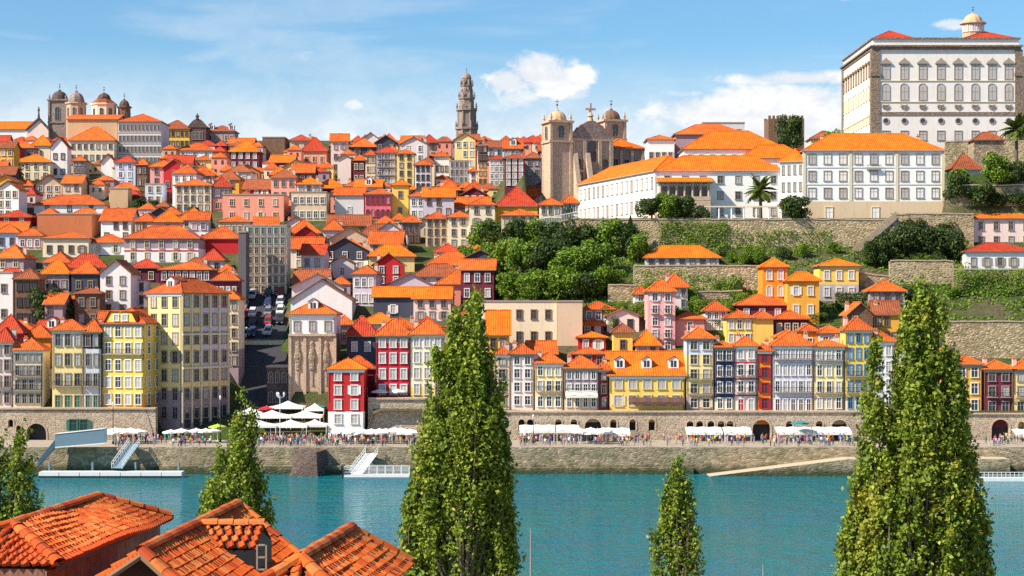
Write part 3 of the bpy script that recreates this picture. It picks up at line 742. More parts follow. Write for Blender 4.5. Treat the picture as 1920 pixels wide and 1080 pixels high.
def dome(parent, x, y, z, r, h, mat, n=12, name='dome', fin=1.6):
    m = MB(); m.ring([(r * 1.12, 0), (r * 1.12, r * .12), (r, r * .13)] + [(r * math.cos(a), r * .13 + h * math.sin(a)) for a in [R(12 * i) for i in range(1, 7)]] + [(r * .22, h * 1.02), (r * .2, h * 1.2), (r * .05, h * 1.3)], n, x, y)
    o = m.build(name, mat, parent, (0, 0, z), smooth=False)
    f = MB(); t = h * 1.3; f.ring([(.09, t - .2), (.07, t + fin * .5), (.28, t + fin * .6), (.28, t + fin * .75), (.05, t + fin * .85), (.04, t + fin * 1.5)], 6, x, y); f.box(x - .4, x + .4, y - .05, y + .05, t + fin * 1.15, t + fin * 1.25)
    f.build('finial', STONE_D, o); return o


PAL['church_shade'] = (.40, .29, .27)  # nave stone darkened towards mauve, its shade put into the colour
TOWER_ST = stonemat('tower_granite', (.38, .29, .25), .6, .3, .15)


def clock_tower():
    Y = 950; k = Y / F; c = V(875, 300, Y); t = empty('clock_tower', c); tag(t, 'tall slender baroque granite tower rising above the skyline houses', 'tower')
    z = lambda py: (300 - py) * k
    def stage(name, wpx, y0, y1, n=8, flare=1.0):
        m = MB(); r = wpx * k / 2; rt = R(22.5)
        m.ring([(r, z(y0)), (r * flare, z(y1))], n, rot=rt); return m.build(name, TOWER_ST, t)
    stage('lower_stage', 39, 330, 243); stage('lower_cornice', 46, 243.1, 239); stage('middle_stage', 35, 239.1, 208); stage('upper_cornice', 42, 208.1, 204)
    stage('belfry', 30, 204.1, 186, flare=.95); stage('belfry_cornice', 33, 186.1, 183); stage('lantern', 26, 183.1, 162, flare=.86); stage('lantern_cornice', 25, 162.1, 160)
    stage('drum', 19, 160.1, 148, flare=.9); dome(t, 0, 0, z(148), 8.6 * k, 2.6, TOWER_ST, 8, fin=1.5)
    for lev, (wp, y0, y1) in enumerate(((38.5, 280, 252), (34.5, 234, 215), (28.6, 200, 189), (24, 180, 166), (18, 158, 150))):
        for i in range(5):
            a = R(-90 + (i - 2) * 45); r = wp * k / 2 * .925
            put_window(t, (r * math.cos(a), r * math.sin(a), z(y0)), wp * k * .13, (y0 - y1) * k * .8, 'arch', 'stone', 'g', False, rz=a + math.pi / 2)
    for wp, y in ((43, 239), (39, 204), (31, 183), (23, 160)):
        for i in range(8):
            a = R(22.5 + 45 * i); m = MB(); r = wp * k / 2; m.ring([(.55, 0), (.4, .8), (.6, 1.0), (.3, 1.8), (.35, 2.0), (.05, 3.2)], 6, r * math.cos(a), r * math.sin(a)); m.build('pinnacle', TOWER_ST, t, (0, 0, z(y)))
    m = MB(); r = 17 * k
    for i in range(8): 
        a = R(22.5 + 45 * i); m.ring([(.75, z(300)), (.75, z(243.2))], 5, 18.8 * k * math.cos(a), 18.8 * k * math.sin(a)); m.ring([(.6, z(239)), (.6, z(208.2))], 5, 17 * k * math.cos(a), 17 * k * math.sin(a))
    m.build('pilasters', TOWER_ST, t)


def bell_tower(parent, x, y, z0, w_, h, hb, dm=None, mat=None, dr=None, corner=True):
    mat = mat or CH_ST; dm = dm or CH_ST
    t = blk(parent, 'bell_tower', mat, x - w_ / 2, x + w_ / 2, y, y + w_, z0, z0 + h); t.name = 'bell_tower'
    for a, e in ((h - hb, .35), (h, .55)):
        m = MB(); m.box(x - w_ / 2 - e, x + w_ / 2 + e, y - e, y + w_ + e, z0 + a - .1, z0 + a + .45); m.build('cornice', mat, t)
    for dx, dy, rz in ((0, -.01, 0), (-w_ / 2 - .01, w_ / 2, -math.pi / 2), (w_ / 2 + .01, w_ / 2, math.pi / 2)):
        put_window(t, (x + dx, y + dy, z0 + h - hb + 1.0), w_ * .26, hb * .5, 'arch', 'stone', 'g', False, rz)
    m = MB()
    for sx in (-1, 1):
        for sy in (0, 1): m.box(x + sx * (w_ / 2 - .2) - .35, x + sx * (w_ / 2 - .2) + .35, y + sy * w_ - .12 - .2, y + sy * w_ - .12 + .45, z0, z0 + h - .12)
    m.build('corner_pilasters', mat, t)
    dome(parent, x, y + w_ / 2, z0 + h + .46, dr or w_ * .42, (dr or w_ * .42) * 1.0, dm, 12)
    if corner:
        for sx in (-1, 1):
            for sy in (0, 1):
                m = MB(); m.ring([(.35, 0), (.3, .6), (.45, .8), (.1, 1.9)], 6, x + sx * w_ * .46, y + w_ * .5 + (sy - .5) * w_ * .92); m.build('pinnacle', mat, t, (0, 0, z0 + h + .45))
    return t


def twin_church():
    Y = 470; k = Y / F; c = V(1095, 400, 528); t = empty('church', c, R(19)); t.scale = (528 / 470,) * 3; tag(t, 'twin towered granite church with domes and a cross above the white convent', 'church')
    z = lambda py: (400 - py) * k
    bell_tower(t, -5.4, 2, -12, 5.7, z(229) + 12, 5.0, PM('tan')); bell_tower(t, 15.0, 16, -12, 5.8, z(212) + 12, 5.0, stonemat_c('brown'))
    # middle front with scrolled gable
    m = MB(); m.box(-2.3, 8.5, 2.5, 8, -12, z(262)); m.box(-2.6, 8.8, 2.1, 8.2, z(262), z(258)); m.build('front_wall', CH_ST, t)
    pts = [(-2.2, z(258)), (8.4, z(258)), (8.2, z(246)), (7.2, z(243)), (6.2, z(233)), (4.8, z(228)), (4.0, z(224)), (2.2, z(224)), (1.4, z(228)), (0, z(233)), (-1, z(243)), (-2, z(246))]
    m = MB(); m.poly([(x, 2.6, zz) for x, zz in pts]); m.poly([(x, 4.6, zz) for x, zz in pts[::-1]])
    for i in range(len(pts)):
        a, b_ = pts[i], pts[(i + 1) % len(pts)]; m.quad((a[0], 2.6, a[1]), (a[0], 4.6, a[1]), (b_[0], 4.6, b_[1]), (b_[0], 2.6, b_[1]))
    m.build('scrolled_gable', TOWER_ST, t)
    m = MB(); m.box(2.85, 3.35, 3.3, 3.8, z(224), z(190)); m.box(1.7, 4.5, 3.32, 3.78, z(203), z(199.5)); m.ring([(.9, 0), (.6, 1), (.9, 1.3), (.35, 2.2)], 8, 3.1, 3.55); m.v = [(a, b_, cc + (z(224) if i >= 16 else 0)) for i, (a, b_, cc) in enumerate(m.v)]; m.build('cross', CH_ST, t)
    for x in (-.6, 6.8): put_window(t, (x, 2.48, z(330)), 1.3, 4, 'arch', 'stone', 'g', True)
    put_window(t, (3.1, 2.48, z(300)), 2.2, 4.2, 'arch', 'stone', 'g', True)
    m = MB()
    for x in (-2.1, 1.0, 5.2, 8.3): m.box(x - .45, x + .45, 1.9, 2.495, -12, z(262.5))
    m.box(-2.4, 8.6, 1.8, 2.49, z(322), z(317)); m.build('pilasters', CH_ST, t)
    # sloping buttresses
    for x in (-2.2, 1.2):
        m = MB(); m.poly([(x, 1.85, -2), (x, -3.8, -2), (x, 1.85, z(285))]); m.poly([(x + 1.2, 1.85, -2), (x + 1.2, 1.85, z(285)), (x + 1.2, -3.8, -2)]); m.quad((x, -3.8, -2), (x + 1.2, -3.8, -2), (x + 1.2, 1.85, z(285)), (x, 1.85, z(285))); m.build('buttress', CH_ST, t)
    # nave behind
    m = MB(); m.box(8.55, 18.5, 5, 15.9, -10, z(276)); m.box(8.5, 18.8, 4.8, 15.95, z(276), z(272.5)); m.box(8.55, 22, 22.2, 40, -10, z(276)); m.build('nave', stonemat_c('church_shade') , t)
    ro = roof_mesh(10, 10.8, 2.6, 'hip').build('roof', [ROOF_B, TRIM['brown']], t, (13.5, 5, z(272)))
    for x in (10.6, 13.6, 16.6): put_window(t, (x, 4.98, z(318)), 1.3, 3.2, 'plain', 'stone', 'g', True)
    m = MB()
    for x in (9.0, 12.1, 15.1, 18.1): m.box(x - .35, x + .35, 4.6, 4.995, -10, z(277))
    m.build('nave_pilasters', CH_ST, t)
    m = MB(); m.ring([(.8, z(285)), (.8, z(262)), (1.1, z(261)), (.5, z(255)), (.1, z(228))], 8, 9.6, 9.0); m.build('pinnacle', STONE_D, t)




def wing(parent, A, B, z0, z1, dpt, mat, ridge, rows, cols, rt=ROOF_B, roof='hip', trim='white', base=None, panes='c', near=True, wf=1.0, hf=1.0, band=None, style='plain'):
    """A block whose front runs from A to B (world x, y); built in its own rotated frame."""
    A = Vector(A); B = Vector(B); W = (B - A).length; th = math.atan2(B.y - A.y, B.x - A.x)
    inv = parent.matrix_world.inverted() if False else None
    o = MB(); o.box(-W / 2, W / 2, 0, dpt, z0, z1); wl = o.build('wing', mat, parent); p = parent.location
    wl.location = ((A.x + B.x) / 2 - p.x, (A.y + B.y) / 2 - p.y, -p.z); wl.rotation_euler = (0, 0, th)
    if roof: roof_mesh(W, dpt, ridge - z1, roof).build('roof', [rt, TRIM['stone']], wl, (0, 0, z1))
    if base: blk(wl, 'base_course', base[1], -W / 2 - .12, W / 2 + .12, -.15, dpt + .12, z0 - 1, z0 + base[0])
    zb = z0 + (base[0] if base else 0); rh = (z1 - zb) / max(1, rows)
    for r in range(rows):
        for c in range(cols):
            put_window(wl, (-W / 2 + W * (c + .5) / cols, -.012, z1 - (r + 1) * rh + rh * .22), min(1.5, W / cols * .42) * wf, rh * .55 * hf, style, trim, random.choice(panes), near)
        if band and r: blk(wl, 'string_course', TRIM[band], -W / 2 - .08, W / 2 + .08, -.14, 0, z1 - r * rh - .1, z1 - r * rh + .12)
    return wl, W


def convent():
    Y = 462; c = V(1228, 400, Y); t = empty('convent', c); tag(t, 'long white convent with orange roofs and stone loggia beside the church', 'convent')
    zt = 31 + 260 * Y / F; zb = 51
    fl = plaster((.84, .83, .80), .15)
    wing(t, (18.4, 515), (35.4, 462), zb, zt, 13, fl, zt + 4.2, 2, 16, trim='stone', base=(3.4, PM('beige')), wf=.8, hf=.9, panes='cw')
    X = lambda px: (px - CX) / F * Y
    w1, W = wing(t, (36.2, 462), (X(1467), 462), zb, zt, 13, fl, zt + 4.0, 3, 7, trim='stone', base=(2.5, PM('beige')), panes='cg', wf=.8, hf=.8)
    # the loggia: columns above, three arches below
    x0, x1 = X(1234) - c.x, X(1330) - c.x; lz = zb - c.z
    lo = blk(t, 'loggia', CH_ST, x0, x1, -3.2, -.2, lz, lz + 6.8); lo.name = 'loggia'
    for i in range(3):
        put_window(lo, (x0 + (x1 - x0) * (i + .5) / 3, -3.21, lz + 2.6), 2.2, 2.0, 'arch', 'stone', 'g', True)
    n = 6
    for i in range(n + 1):
        m = MB(); xx = x0 + .4 + (x1 - x0 - .8) * i / n; m.ring([(.42, lz + 6.8), (.42, lz + 7.2), (.28, lz + 7.3), (.25, lz + 11), (.42, lz + 11.1), (.42, lz + 11.4)], 8, xx, -2.7); m.build('column', CH_ST, lo)
    for i in range(n):
        put_window(lo, (x0 + .4 + (x1 - x0 - .8) * (i + .5) / n, -.25, lz + 7.6), 1.2, 2.6, 'bare', 'stone', 'g', False)
    blk(lo, 'balustrade', CH_ST, x0, x1, -3.25, -2.95, lz + 6.81, lz + 7.75)
    m = MB(); m.poly([(x0 - .5, -3.9, lz + 11.4), (x1 + .5, -3.9, lz + 11.4), (x1 + .5, -.1, lz + 12.6), (x0 - .5, -.1, lz + 12.6)]); m.box(x0 - .5, x1 + .5, -3.9, -.1, lz + 11.15, lz + 11.38, 1); m.build('loggia_roof', [ROOF_B, TRIM['brown']], lo)
    # link and great block on the right
    Y2 = 456; X2 = lambda px: (px - CX) / F * Y2
    z2 = 31 + 298 * Y2 / F
    wing(t, (X2(1466), Y2 + 3), (X2(1507), Y2 + .6), zb, z2 - 2.4, 14, fl, z2 + .6, 3, 4, trim='stone', base=(4, PM('beige')), wf=.7, hf=.9)
    wl, W = wing(t, (X2(1508), Y2), (X2(1768), Y2), 49, z2, 16, fl, z2 + 4.6, 3, 9, trim='stone', base=(8.4, PM('beige')), band='white', panes='cw', wf=1.1)
    for i in range(4): blk(wl, 'pilaster', TRIM['cream'], -W / 2 + W * i / 3 - .35, -W / 2 + W * i / 3 + .35, -.2, -.005 if False else -.02, 57.5, z2 - .02)
    for i in (1, 4): put_window(wl, (-W / 2 + W * (i + .6) / 9, -.16, 52.9), 1.6, 3, 'plain', 'cream', 'w', True, name='door')
    balcony(wl, W * (4.5 / 9) - W / 2, z2 - 4.6, 3.4)
    for rr in range(3):
        for i in range(3): put_window(wl, (W / 2 + .012, 3 + 5 * i, z2 - 3.2 - 3.9 * rr), 1.3, 2, 'plain', 'stone', 'c', True, rz=math.pi / 2)
    for px in (1560, 1640, 1745): chimney(t, X2(px) - c.x, 8, z2 + 3 - c.z, 1.1)


def palace():
    Y = 520; k = Y / F; c = V(1772, 280, Y); t = empty('bishop_palace', c); tag(t, 'huge white baroque bishop palace with rows of arched windows on the hilltop', 'palace')
    z = lambda py: (280 - py) * k; x = lambda px: (px - 1772) * k
    fl = plaster((.76, .71, .67), .35); sunlit_sidem = plaster((.80, .70, .58), .3)
    PS = stonemat('palace_granite', (.30, .225, .17), .6, .35)
    m = MB(); m.box(x(1636), x(1912), 0, 47, -16, z(88)); m.m[5] = 1; m.build('wall', [fl, sunlit_sidem], t)  # left face in warmer plaster, its sunlight put into the colour
    m = MB(); m.box(x(1634), x(1914), -.5, 47.5, z(93), z(88)); m.box(x(1631), x(1917), -1.0, 48, z(88) + .002, z(85)); m.build('cornice', PS, t)
    blk(t, 'attic', fl, x(1637), x(1911), .3, 46.5, z(85) + .003, z(73)); blk(t, 'attic_coping', PS, x(1634), x(1914), -.2, 47, z(73) + .003, z(70.5))
    for a, b in ((1633, 1649), (1903, 1917)):
        p = MB(); p.box(x(a), x(b), -.35, -.005, -16, z(93.2)); p.box(x(a) - .25, x(b) + .25, -.6, -.352, z(143), z(137)); p.build('corner_pilaster', PS, t)
    p = MB(); p.box(x(1636) - .35, x(1636) - .004, .2, 2.4, -16, z(93.2)); p.box(x(1636) - .35, x(1636) - .004, 45, 47, -16, z(93.2)); p.build('side_pilasters', PS, t)
    for a, b, ap in ((1641, 1716, 51), (1812, 1908, 51)):
        roof_mesh((b - a) * k, 16, z(ap) - z(70), 'hip', .2).build('roof', [ROOF_R, TRIM['stone']], t, ((x(a) + x(b)) / 2, 2, z(70.2)))
    roof_mesh((1895 - 1655) * k, 26, 3.2, 'hip', .2).build('roof', [ROOF_R, TRIM['stone']], t, (0, 19, z(70.2)))
    ln = MB(); lx = x(1841); ln.ring([(3.0, z(66)), (3.0, z(36)), (3.8, z(35)), (3.8, z(33)), (2.9, z(32.9))], 12, lx, 10); lo = ln.build('lantern', CH_ST, t)
    for i in range(7):
        a = R(-180 + 30 * i - .001); a = R(-165 + 25 * i); put_window(lo, (lx + 2.95 * math.cos(a), 10 + 2.95 * math.sin(a), z(50)), .6, 1.5, 'arch', 'white', 'c', False, rz=a + math.pi / 2)
    dome(lo, lx, 10, z(33), 2.7, 2.3, PM('tan'), 12, fin=1.2)
    cols = [1661, 1695.5, 1730, 1764, 1796.5, 1828.5, 1860, 1891]
    for px in cols:
        put_window(t, (x(px), -.012, z(148)), 2.0, 4.3, 'pediment', 'stone', 'c', True)
        put_window(t, (x(px), -.012, z(187)), 2.0, 3.6, 'arch', 'stone', 'c', True)
        put_window(t, (x(px), -.012, z(233)), 1.25, 1.9, 'round', 'stone', 'g', True)
        put_window(t, (x(px), -.012, z(262)), 1.9, 2.4, 'plain', 'stone', 'c', True)
        o = MB(); o.poly([(a * .9, -.25, b) for a, b in ((-1.4, .9), (-.6, .3), (0, 0), (.6, .3), (1.4, .9), (.8, 1.0), (1.2, 1.5), (0, 1.3), (-1.2, 1.5), (-.8, 1.0))]); o.box(-.8, .8, -.245, 0, .35, 1.1); o.build('ornament', PS, t, (x(px), -.006, z(206)))
    for py, hh, mm in ((151.5, .18, TRIM['cream']), (191, .2, TRIM['cream']), (213, .9, PS)): blk(t, 'string_course', mm, x(1649.5), x(1902.5), -.22, -.004, z(py) - hh / 2, z(py) + hh / 2)
    for i in range(11):
        yy = 4.5 + 4.0 * i
        put_window(t, (x(1636) - .012, yy, z(140)), 1.5, 3.6, 'pediment', 'brown', 'c', False, rz=-math.pi / 2)
        put_window(t, (x(1636) - .012, yy, z(183)), 1.5, 3.2, 'arch', 'cream', 'c', False, rz=-math.pi / 2)
        put_window(t, (x(1636) - .012, yy, z(228)), 1.5, 2.4, 'plain', 'cream', 'c', False, rz=-math.pi / 2)
    blk(t, 'side_band', TRIM['cream'], x(1636) - .2, x(1636) - .004, 2.5, 44.9, z(213) - .3, z(213) + .3)
    # lower wing to the right, mostly out of the picture
    blk(t, 'east_wing', fl, x(1918), x(2050), 6, 40, -16, z(100))


def skyline_churches():
    Y = 705; k = Y / F
    c = V(45, 300, Y); t = empty('church', c); tag(t, 'white church with dark bell tower on the left skyline', 'church'); z = lambda py: (300 - py) * k; x = lambda px: (px - 45) * k
    blk(t, 'nave', WHITE, x(-30), x(50), 3, 18, -10, z(241)); roof_mesh(x(50) - x(-30), 15, z(224) - z(241), 'side').build('roof', [ROOF_B, TRIM['brown']], t, ((x(50) + x(-30)) / 2, 3, z(241)))
    m = MB(); m.poly([(x(46), 2.2, -10), (x(88), 2.2, -10), (x(88), 2.2, z(242)), (x(70), 2.2, z(222)), (x(46), 2.2, z(243))]); m.box(x(46), x(88), 2.25, 12, -10, z(243)); m.build('front', plaster(PAL['pale pink']), t)  # pale pink puts the shade on the white gable into its colour
    m = MB(); m.tube((x(45), 2.1, z(243)), (x(70), 2.1, z(221)), .5, n=5); m.tube((x(70), 2.1, z(221)), (x(90), 2.1, z(242)), .5, n=5); m.ring([(.5, z(221)), (.25, z(208)), (.5, z(206)), (.05, z(198))], 6, x(70), 2.1); m.build('gable_moulding', STONE_D, t)
    for px in (4, 14, 24, 34): put_window(t, (x(px), 2.98, z(284)), 1.2, 2.6, 'plain', 'stone', 'g', False)
    bell_tower(t, x(103), 4, -14, 6.8, z(186) + 14, 8.5, STONE_D, TOWER_ST, 3.1)
    for i, (px, w_, yt, yd, lab, mt) in enumerate(((143, 7.2, 196, 1, 'stone lantern tower with ribbed dome right of the church bell tower', CH_ST), (195, 9.0, 198, 1, 'broad orange domed lantern on the skyline palace', PM('cream')), (233, 4.6, 203, 1, 'small dark domed turret on the skyline palace', stonemat_c('brown')))):
        cc = V(px, 260, 690); t = empty('domed_tower', cc); tag(t, lab, 'tower', 'domed towers on the left skyline'); k = 690 / F
        n = 8; m = MB(); hh = (260 - yt) * k; m.ring([(w_ / 2, -8), (w_ / 2, hh), (w_ / 2 + .5, hh + .1), (w_ / 2 + .5, hh + .6)], n, rot=R(22.5)); m.build('drum', mt, t)
        for q in range(5):
            a = R(-90 + (q - 2) * 45); r = w_ / 2 * .93; put_window(t, (r * math.cos(a), r * math.sin(a), hh - 4.4), w_ * .13, 2.6, 'arch', 'stone', 'g', False, rz=a + math.pi / 2)
        if i == 1:
            m = MB(); m.ring([(w_ / 2 + .5, hh + .6), (w_ * .28, hh + 2.4)], 8, rot=R(22.5)); m.build('roof', ROOF_D, t); dome(t, 0, 0, hh + 2.4, w_ * .26, 1.9, STONE_D, 8, fin=1.5)
        else: dome(t, 0, 0, hh + .6, w_ * .42, w_ * .5, TOWER_ST if i == 0 else STONE_D, 8, fin=1.4)
    # chapel gable in white
    H(95, 126, 258, 276, 334, 'white', 'white chapel gable with three dark windows below the bell tower', 2, 2, roof='gable', trim='dark', rt='d', name='chapel', cat='chapel')
    H(60, 94, 254, 272, 300, 'cream', 'cream chapel side with orange roof left of the white chapel gable', 1, 1, rt='b', name='chapel', cat='chapel', style='arch')
    # dark pediment with statue
    c = V(370, 275, 690); k = 690 / F; t = empty('pedimented_building', c); tag(t, 'dark granite pedimented building crowned by a statue on the skyline', 'building')
    blk(t, 'wall', STONE_D, -15 * k, 16 * k, 0, 10, -6, 38 * k)
    m = MB(); m.poly([(-18 * k, -.3, 38 * k), (19 * k, -.3, 38 * k), (8 * k, -.3, 50 * k), (0, -.3, 53 * k), (-8 * k, -.3, 49 * k)]); m.box(-18 * k, 19 * k, -.28, 6, 36 * k, 38 * k); m.build('pediment', STONE_D, t)
    m = MB(); m.ring([(.7, 52 * k), (.5, 54 * k), (.75, 57 * k), (.55, 59 * k), (.2, 60 * k), (.32, 61 * k), (.1, 63 * k)], 7); m.build('statue', STONE_D, t)
    for i in range(3): put_window(t, (-7 * k + 7 * k * i, -.02, 14 * k), .9, 2.6, 'plain', 'stone', 'g', False)
    # crenellated keep
    c = V(1474, 290, 620); k = 620 / F; t = empty('medieval_tower', c); tag(t, 'brown crenellated medieval tower behind the convent roofs', 'tower'); KS = stonemat_c('brown')
    blk(t, 'wall', KS, -33 * k, 34 * k, 0, 11, -12, 68 * k)
    for i in range(9):
        for yy in (0, 10.3): blk(t, 'merlon', KS, (-33 + 7.6 * i) * k, (-33 + 7.6 * i + 4.6) * k, yy, yy + .7, 68 * k + .002, 73.5 * k)
    for i in range(2): put_window(t, ((-12 + 22 * i) * k, -.02, 45 * k), .6, 1.6, 'arch', 'stone', 'g', False)


twin_church(); clock_tower(); convent(); palace(); skyline_churches()
# roofs behind the convent
H(1012, 1052, 372, 384, 428, 'cream', 'small cream house with orange roof at the foot of the twin towered church', 2, 3, Y=462, d=8, ext=10, rt='o')
H(1053, 1084, 366, 380, 424, 'pale pink', 'pale porch house between the twin towered church and the convent', 2, 2, Y=468, d=8, ext=10, rt='o')
H(940, 1006, 392, 404, 446, 'beige', 'beige house with orange roof under the ochre walled house', 2, 4, Y=470, d=9, ext=10)
H(1266, 1398, 234, 252, 300, 'mauve', 'house with broad orange roof behind the convent', 1, 5, Y=505, d=12, rt='o', ext=14)
H(1318, 1396, 224, 231, 262, 'pale grey', 'pale house with flat grey roof behind the convent', 1, 4, Y=530, roof='flat', ext=14)
H(1282, 1470, 246, 279, 310, 'white', 'white house with very wide bright orange roof behind the convent', 1, 9, Y=484, d=16, rt='b', ext=14)
H(1214, 1264, 254, 262, 310, 'white', 'white gable walled house between church and convent roofs', 1, 4, Y=497, d=9, rt='o', ext=14, trim='stone')
H(1392, 1508, 272, 296, 330, 'white', 'white house with long orange roof left of the great convent block', 1, 5, Y=476, d=9, rt='b', ext=14)
H(1520, 1578, 246, 260, 300, 'beige', 'ruined beige stone house left of the bishop palace', 0, 0, Y=560, d=8, rt='d', ext=16)
H(1826, 1882, 248, 262, 310, 'stone', 'small stone garden house in front of the bishop palace', 1, 1, Y=486, d=6, rt='d', ext=8)
# ------------------------------------------------------------------ the packed hillside between the named houses
def filler():
    rnd = random.Random(11); made = 0; pend = []
    hand = list(HOUSES)
    cols = ['white', 'white', 'cream', 'pale yellow', 'pale pink', 'beige', 'pale grey', 'tan', 'mauve', 'salmon', 'ochre', 'maroon', 'lilac', 'terracotta', 'brown', 'pale blue', 'pink', 'red']
    def sweep(Y, Y1, step, wr, pxa, pxb, gap, hts, rs=(1.9, 2.9)):
        while Y < Y1:
            px = pxa + rnd.uniform(0, 30)
            while px < pxb(Y):
                wm_ = rnd.uniform(*wr); wpx = wm_ * F / Y
                cx = px + wpx / 2; Yy = Y + rnd.uniform(-2.5, 2.5); px += wpx + rnd.uniform(0, gap)
                if Y < 470 and cx + wpx / 2 > 440 and cx - wpx / 2 < 545: continue                    # the street
                X = (cx - CX) / F * Yy; d = rnd.uniform(6.5, 9.5); zg = ground(X, Yy); yb = PY((0, Yy, zg))
                if 62 < cx < 132 and 536 < yb < 615: continue                                          # dark trees
                if 55 < cx < 195 and 330 < yb < 372: continue
                if cx > 1425 and cx < 1620 and yb < 600: continue
                if any(abs(X - h[0]) < wm_ / 2 + h[2] + .25 and abs(Yy + d / 2 - h[1]) < d / 2 + h[3] + .25 for h in HOUSES): continue
                hh = rnd.choice(hts) * (1.25 if Y > 600 else 1); rise = rnd.uniform(*rs); lim = -1e9
                for h in hand:
                    if h[8] > Yy and h[4] < cx + wpx / 2 - 4 and h[5] > cx - wpx / 2 + 4 and h[6] < yb: lim = max(lim, h[7] - 9)
                if yb - (hh + rise) * F / Yy < lim:
                    hh = (yb - lim) / F * Yy - rise
                    if hh < 2.6: continue
                ye = yb - hh * F / Yy; yr = ye - rise * F / (Yy + d / 2)
                if yr < 250: continue
                pend.append((cx, Yy, wpx, yr, ye, yb, hh, d)); HOUSES.append((X, Yy + d / 2, wm_ / 2, d / 2, cx - wpx / 2, cx + wpx / 2, yr, yb, Yy, None, False))
            Y += step
    sweep(381, 413, 7, (5, 8), 880, lambda Y: 1640, 5, (5, 6.5, 8))
    sweep(428, 545, 7.2, (7.5, 12.5), 538, lambda Y: 880, 2, (2.8, 3.2, 4.0, 5.0), (2.8, 3.6))
    sweep(424, 530, 7.6, (7, 11), -30, lambda Y: 440, 3, (3.0, 3.8, 5.0, 6.5), (2.6, 3.4))
    sweep(398, 560, 9.5, (5.5, 9.5), -30, lambda Y: 885, 4, (5.5, 7, 8.5, 8.5, 10.5))
    sweep(560, 735, 10.5, (5.5, 9), -30, lambda Y: 1015, 4, (6, 7, 8.5, 10))
    sweep(402, 740, 5, (4.5, 6.5), -30, lambda Y: 880 if Y < 560 else 1010, 3, (4.5, 6, 7.5))
    sweep(404, 740, 4, (3.8, 5.2), -30, lambda Y: 880 if Y < 560 else 1010, 2, (4, 5, 6.5))
    pend.sort(key=lambda p: -(p[2] * (p[5] - p[3]))); rest = pend[300 - len(hand):]; del pend[300 - len(hand):]
    del HOUSES[len(hand):]
    seen = set(); named = [h for h in hand if h[9]]
    for cx, Yy, wpx, yr, ye, yb, hh, d in pend:
        col = rnd.choice(cols); rt = rnd.choice('oooobrddd'); st = max(1, round(hh / 3.1))
        rfn = {'o': 'orange', 'b': 'bright orange', 'r': 'red', 'd': 'weathered brown'}[rt]
        kind = rnd.choice(('hip', 'hip', 'hip', 'side', 'side', 'gable'))
        near_ = sorted(named, key=lambda h: ((h[4] + h[5]) / 2 - cx) ** 2 + ((h[6] + h[7]) / 2 - (ye + yb) / 2) ** 2)[:6]
        lab = None
        for h in near_:
            dx, dy = cx - (h[4] + h[5]) / 2, (ye + yb) / 2 - (h[6] + h[7]) / 2
            rel = ('left of' if dx < 0 else 'right of') if abs(dx) > abs(dy) * 1.3 else ('above' if dy < 0 else 'below')
            ref = ' '.join(h[9].split()[:5]); ref = ref if ref.split()[-1] not in ('with', 'and', 'of', 'the', 'by', 'on', 'in', 'beside', 'behind', 'under', 'above', 'at', 'a', 'row') else ' '.join(ref.split()[:-1])
            L_ = f'{col} house with {rfn} roof {rel} the {ref}'
            if L_ not in seen and len(L_.split()) <= 16: lab = L_; break
        if not lab:
            for adj in ('small', 'second', 'low', 'narrow', 'further', 'plain', 'crowded', 'tucked away'):
                if adj + ' ' + L_ not in seen and len((adj + ' ' + L_).split()) <= 16: lab = adj + ' ' + L_; break
        lab = lab or L_; seen.add(lab)
        house(cx - wpx / 2, cx + wpx / 2, yr, ye, yb, col, lab, st, rnd.choice((2, 2, 3, 3)), kind, Y=Yy, d=d, rt=rt, chim=rnd.choice((0, 1, 1)), yaw=rnd.uniform(-7, 7), group='houses packed on the hillside', keep=False, up=(hh / st, rnd.choice(('slate', 'mauve', 'pale grey'))) if st > 1 and rnd.random() < .25 else None, dorm=1 if rnd.random() < .18 and kind == 'side' else 0)
        made += 1
    # the smallest ones, past what one would count, as one crowded mass
    m = MB(); wc = ['white', 'cream', 'pale pink', 'beige', 'mauve', 'pale grey', 'terracotta', 'maroon', 'pale yellow', 'tan', 'salmon']; mats = [PM(c) for c in wc] + [ROOF, ROOF_R, ROOF_D, GLASS]; nw = len(wc)
    for cx, Yy, wpx, yr, ye, yb, hh, d in rest:
        X = (cx - CX) / F * Yy; zb = CZ - (yb - HY) / F * Yy; hw = wpx / F * Yy / 2; z1 = zb + hh; c = rnd.randrange(nw); rm = nw + rnd.choice((0, 0, 0, 1, 2)); rise = rnd.uniform(1.5, 2.4)
        m.box(X - hw, X + hw, Yy, Yy + d, zb - 5, z1, c); o = .35; e = [(X - hw - o, Yy - o, z1), (X + hw + o, Yy - o, z1), (X + hw + o, Yy + d + o, z1), (X - hw - o, Yy + d + o, z1)]; a, b_ = (X - hw * .1, Yy + d * .4, z1 + rise), (X + hw * .1, Yy + d * .6, z1 + rise)
        m.poly([e[0], e[1], a], rm); m.poly([e[1], e[2], b_, a], rm); m.poly([e[2], e[3], b_], rm); m.poly([e[3], e[0], a, b_], rm)
        for k in range(2):
            for r in range(max(1, int(hh / 3))):
                xw = X + hw * (-.45 + .9 * k); zw = z1 - 2.3 - 2.9 * r; m.box(xw - .4, xw + .4, Yy - .04, Yy - .002, zw, zw + 1.4, nw + 3)
    if rest: tag(m.build('distant_houses', mats), 'mass of small roofs and walls wedged between the hillside houses', 'houses', kind='stuff')


filler()


